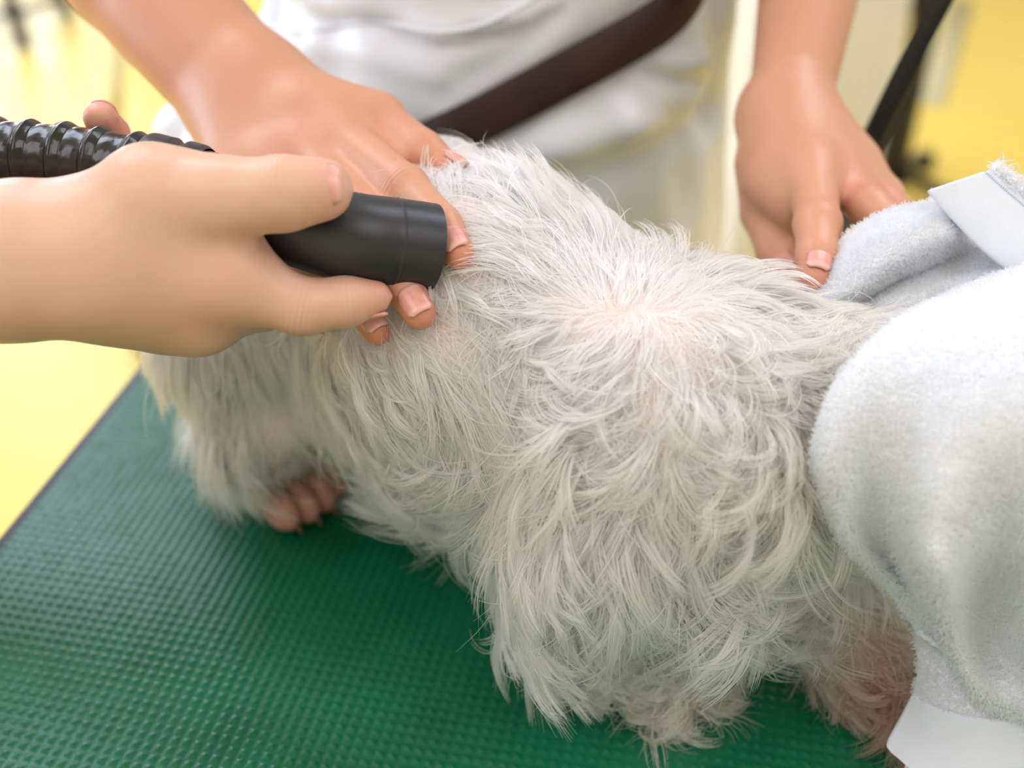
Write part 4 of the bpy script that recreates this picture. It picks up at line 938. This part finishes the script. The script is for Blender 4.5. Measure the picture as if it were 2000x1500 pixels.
# parting: keep the interpolated vector from vanishing, tangent to the skin
dr0 = dr0 - N0 * (dr0 * N0).sum(1)[:, None]; dr0 /= np.linalg.norm(dr0, axis=1)[:, None] + 1e-9
gr_ = rng.standard_normal((NG, 6))
def smooth_noise(P, f, seed):
    r = np.random.default_rng(seed); v = 0
    for _ in range(7):
        k = r.standard_normal(3) * f; v = v + np.sin(P @ k + r.random() * 6.28)
    return v / 1.9
for c_, f_ in ((0, 90), (1, 70), (2, 80), (3, 75)): gr_[:, c_] = .78 * smooth_noise(gp, f_, 50 + c_) + .62 * gr_[:, c_]
gs = gr_[own] + .16 * rng.standard_normal((N_, 6)); loose = (rng.random(N_) < .10)
gs = np.where(loose[:, None], rng.standard_normal((N_, 6)) * 1.1, gs)
ang = gs[:, 0] * .28 + np.where(loose, .15 * rng.standard_normal(N_), 0); cs, sn = np.cos(ang)[:, None], np.sin(ang)[:, None]
dr0 = dr0 * cs + np.cross(N0, dr0) * sn
ln = par[:, 0] * np.clip(1 + .22 * gs[:, 1], .45, 1.6) * np.where(loose, .9, 1.0); lift = np.clip(par[:, 1] * (1 + .35 * gs[:, 2]), .05, .8); curl = par[:, 2]; grav = par[:, 3]
# hair under the hands and the towel is pressed short
for bv in block:
    for i in range(N_):
        h = bv.ray_cast(Vector(P0[i]), Vector(N0[i]), .045)
        if h[0] is not None: ln[i] = min(ln[i], .006 + h[3] * .9); lift[i] = min(lift[i], .10 + h[3] * 6)
PT = np.zeros((N_, KP, 3)); PT[:, 0] = P0 - N0 * .0008; d = dr0 * (1 - lift)[:, None] + N0 * lift[:, None]; d /= np.linalg.norm(d, axis=1)[:, None]
seg = ln / (KP - 1); bend = (gs[:, 3] * .75 + np.sign(gs[:, 3]) * .35) * curl * 1.15; pos = P0.copy()
for j in range(1, KP):
    f = j / (KP - 1); a = (bend * (.4 + 1.2 * f) / (KP - 1) * 1.5)
    cs, sn = np.cos(a)[:, None], np.sin(a)[:, None]; d = d * cs + np.cross(N0, d) * sn + N0 * ((N0 * d).sum(1) * (1 - cs[:, 0]))[:, None]
    a2 = gs[:, 4] * (curl + .3) * .12 * math.sin(f * 5 + 1); d = d + N0 * (a2 - .035 - .02 * f)[:, None]
    d[:, 2] -= grav * (.3 + f) * .22; d /= np.linalg.norm(d, axis=1)[:, None]
    pos = pos + d * seg[:, None]
    sd = S.sample(pos); lim = .0016 + .0045 * lift * f * 3; m_ = sd < lim
    if m_.any(): pos[m_] += S.grad(pos[m_]) * (lim[m_] - sd[m_])[:, None]
    low = pos[:, 2] < TT + .0018; pos[low, 2] = TT + .0018 + .0008 * rng.random(low.sum()); d[low, 2] = np.maximum(d[low, 2], 0)
    PT[:, j] = pos
G_ = PT[:NG]; X_ = PT[NG:]; lo_ = loose[NG:]; ro = X_[:, 0] - G_[gid][:, 0]
sc = (ln[NG:] / np.maximum(ln[:NG][gid], 1e-4)).clip(.3, 1.4)
tt = np.linspace(0, 1, KP)[None, :, None]
tgt = G_[gid][:, :1] + (G_[gid] - G_[gid][:, :1]) * np.minimum(sc, 1.15)[:, None, None] + ro[:, None] * (1 - .80 * tt)
clm = np.clip(.50 + .22 * gr_[gid, 5], .08, .85)[:, None, None] * np.where(lo_, .08, 1)[:, None, None] * tt ** .8
X_ = X_ * (1 - clm) + tgt * clm
wob = np.sin(tt[:, :, 0] * (5 + 3 * rng.random((NS, 1))) + 6.28 * rng.random((NS, 1))) * .0007 * tt[:, :, 0]
X_ = X_ + np.cross(N0[NG:], dr0[NG:])[:, None] * wob[..., None]
low = X_[:, :, 2] < TT + .0012; X_[:, :, 2] = np.where(low, TT + .0012, X_[:, :, 2])
thick = rng.random((NS, 1)) < .36
rad = (np.where(thick, .00021, .00011) * (.7 + .6 * rng.random((NS, 1)))) * np.interp(np.linspace(0, 1, KP), [0, .3, .75, 1], [.8, 1, .8, .18])[None]
# natural colour of the coat: white, cream at the legs, stained brown near the paws and on the far front leg
white = np.array(srgb(252, 249, 245)[:3]); cream = np.array(srgb(243, 235, 220)[:3]); tan = np.array(srgb(212, 166, 112)[:3]); brown = np.array(srgb(160, 112, 88)[:3])
R0 = rp; w1 = np.clip((TT + .075 - R0[:, 2]) / .07, 0, 1) * .5; tip_z = X_[:, -1, 2]
def near(c, r): return np.exp(-((R0 - c) ** 2).sum(1) / r ** 2)
w_tan = np.clip(near(PAWS[2], .018) * .7 + near(PAWS[0] + [0, 0, .015], .03) * .8 + near(D(-.215, .05, .03), .022) * .7 + near(PAWS[1], .03) * .6, 0, .85)
w_cr = np.clip(near(D(.085, -.03, .17), .05) * .8 + near(D(-.19, .05, .07), .03) * .7, 0, .8)
w_br = np.clip(near(PAWS[3], .03) * 1.0 + near(D(.11, -.036, .04), .03) * .8, 0, .95)
gk = rng.random(NG)[gid][:, None]; tint = white * (1 - w1[:, None]) + cream * w1[:, None]
tint = tint * (1 - .25 * (gk > .7) * gk) + cream * (.25 * (gk > .7) * gk)
tint = tint * (1 - w_cr[:, None]) + cream * [1.0, .97, .88] * w_cr[:, None]; tint = tint * (1 - w_tan[:, None] * (.4 + .6 * gk)) + tan * w_tan[:, None] * (.4 + .6 * gk); tint = tint * (1 - w_br[:, None]) + brown * w_br[:, None]
tint *= (.90 + .10 * rng.random((NS, 1)))
ds_ = np.array([DS[0], DS[1], 0]); far_ = np.linalg.norm(X_[:, 0] - PAWS[0], axis=1) > .02
ca = PAWS[0] + [0, 0, .014]; nd_ = np.array([.24, -.97, 0]); cb = PAWS[0] + nd_ * .085 + [0, 0, .088]; cab_ = cb - ca
tc = np.clip(((X_ - ca) @ cab_) / (cab_ @ cab_), 0, 1)[..., None]; hit = (np.linalg.norm(X_ - ca - tc * cab_, axis=2) < .0205).any(1) & (far_ | (rng.random(len(X_)) < .6))
hit |= (np.linalg.norm(X_ - (PAWS[0] + nd_ * .022 + [0, 0, .004]), axis=2) < .022).any(1)
keep = ~(hit & (rng.random(NS) < .9)); X_, rad, tint = X_[keep], rad[keep], tint[keep]
tag(hair_object('fur', X_, rad, tint, M['fur'], dog), 'long white wavy fur, cream on the legs and stained brown near the paws')
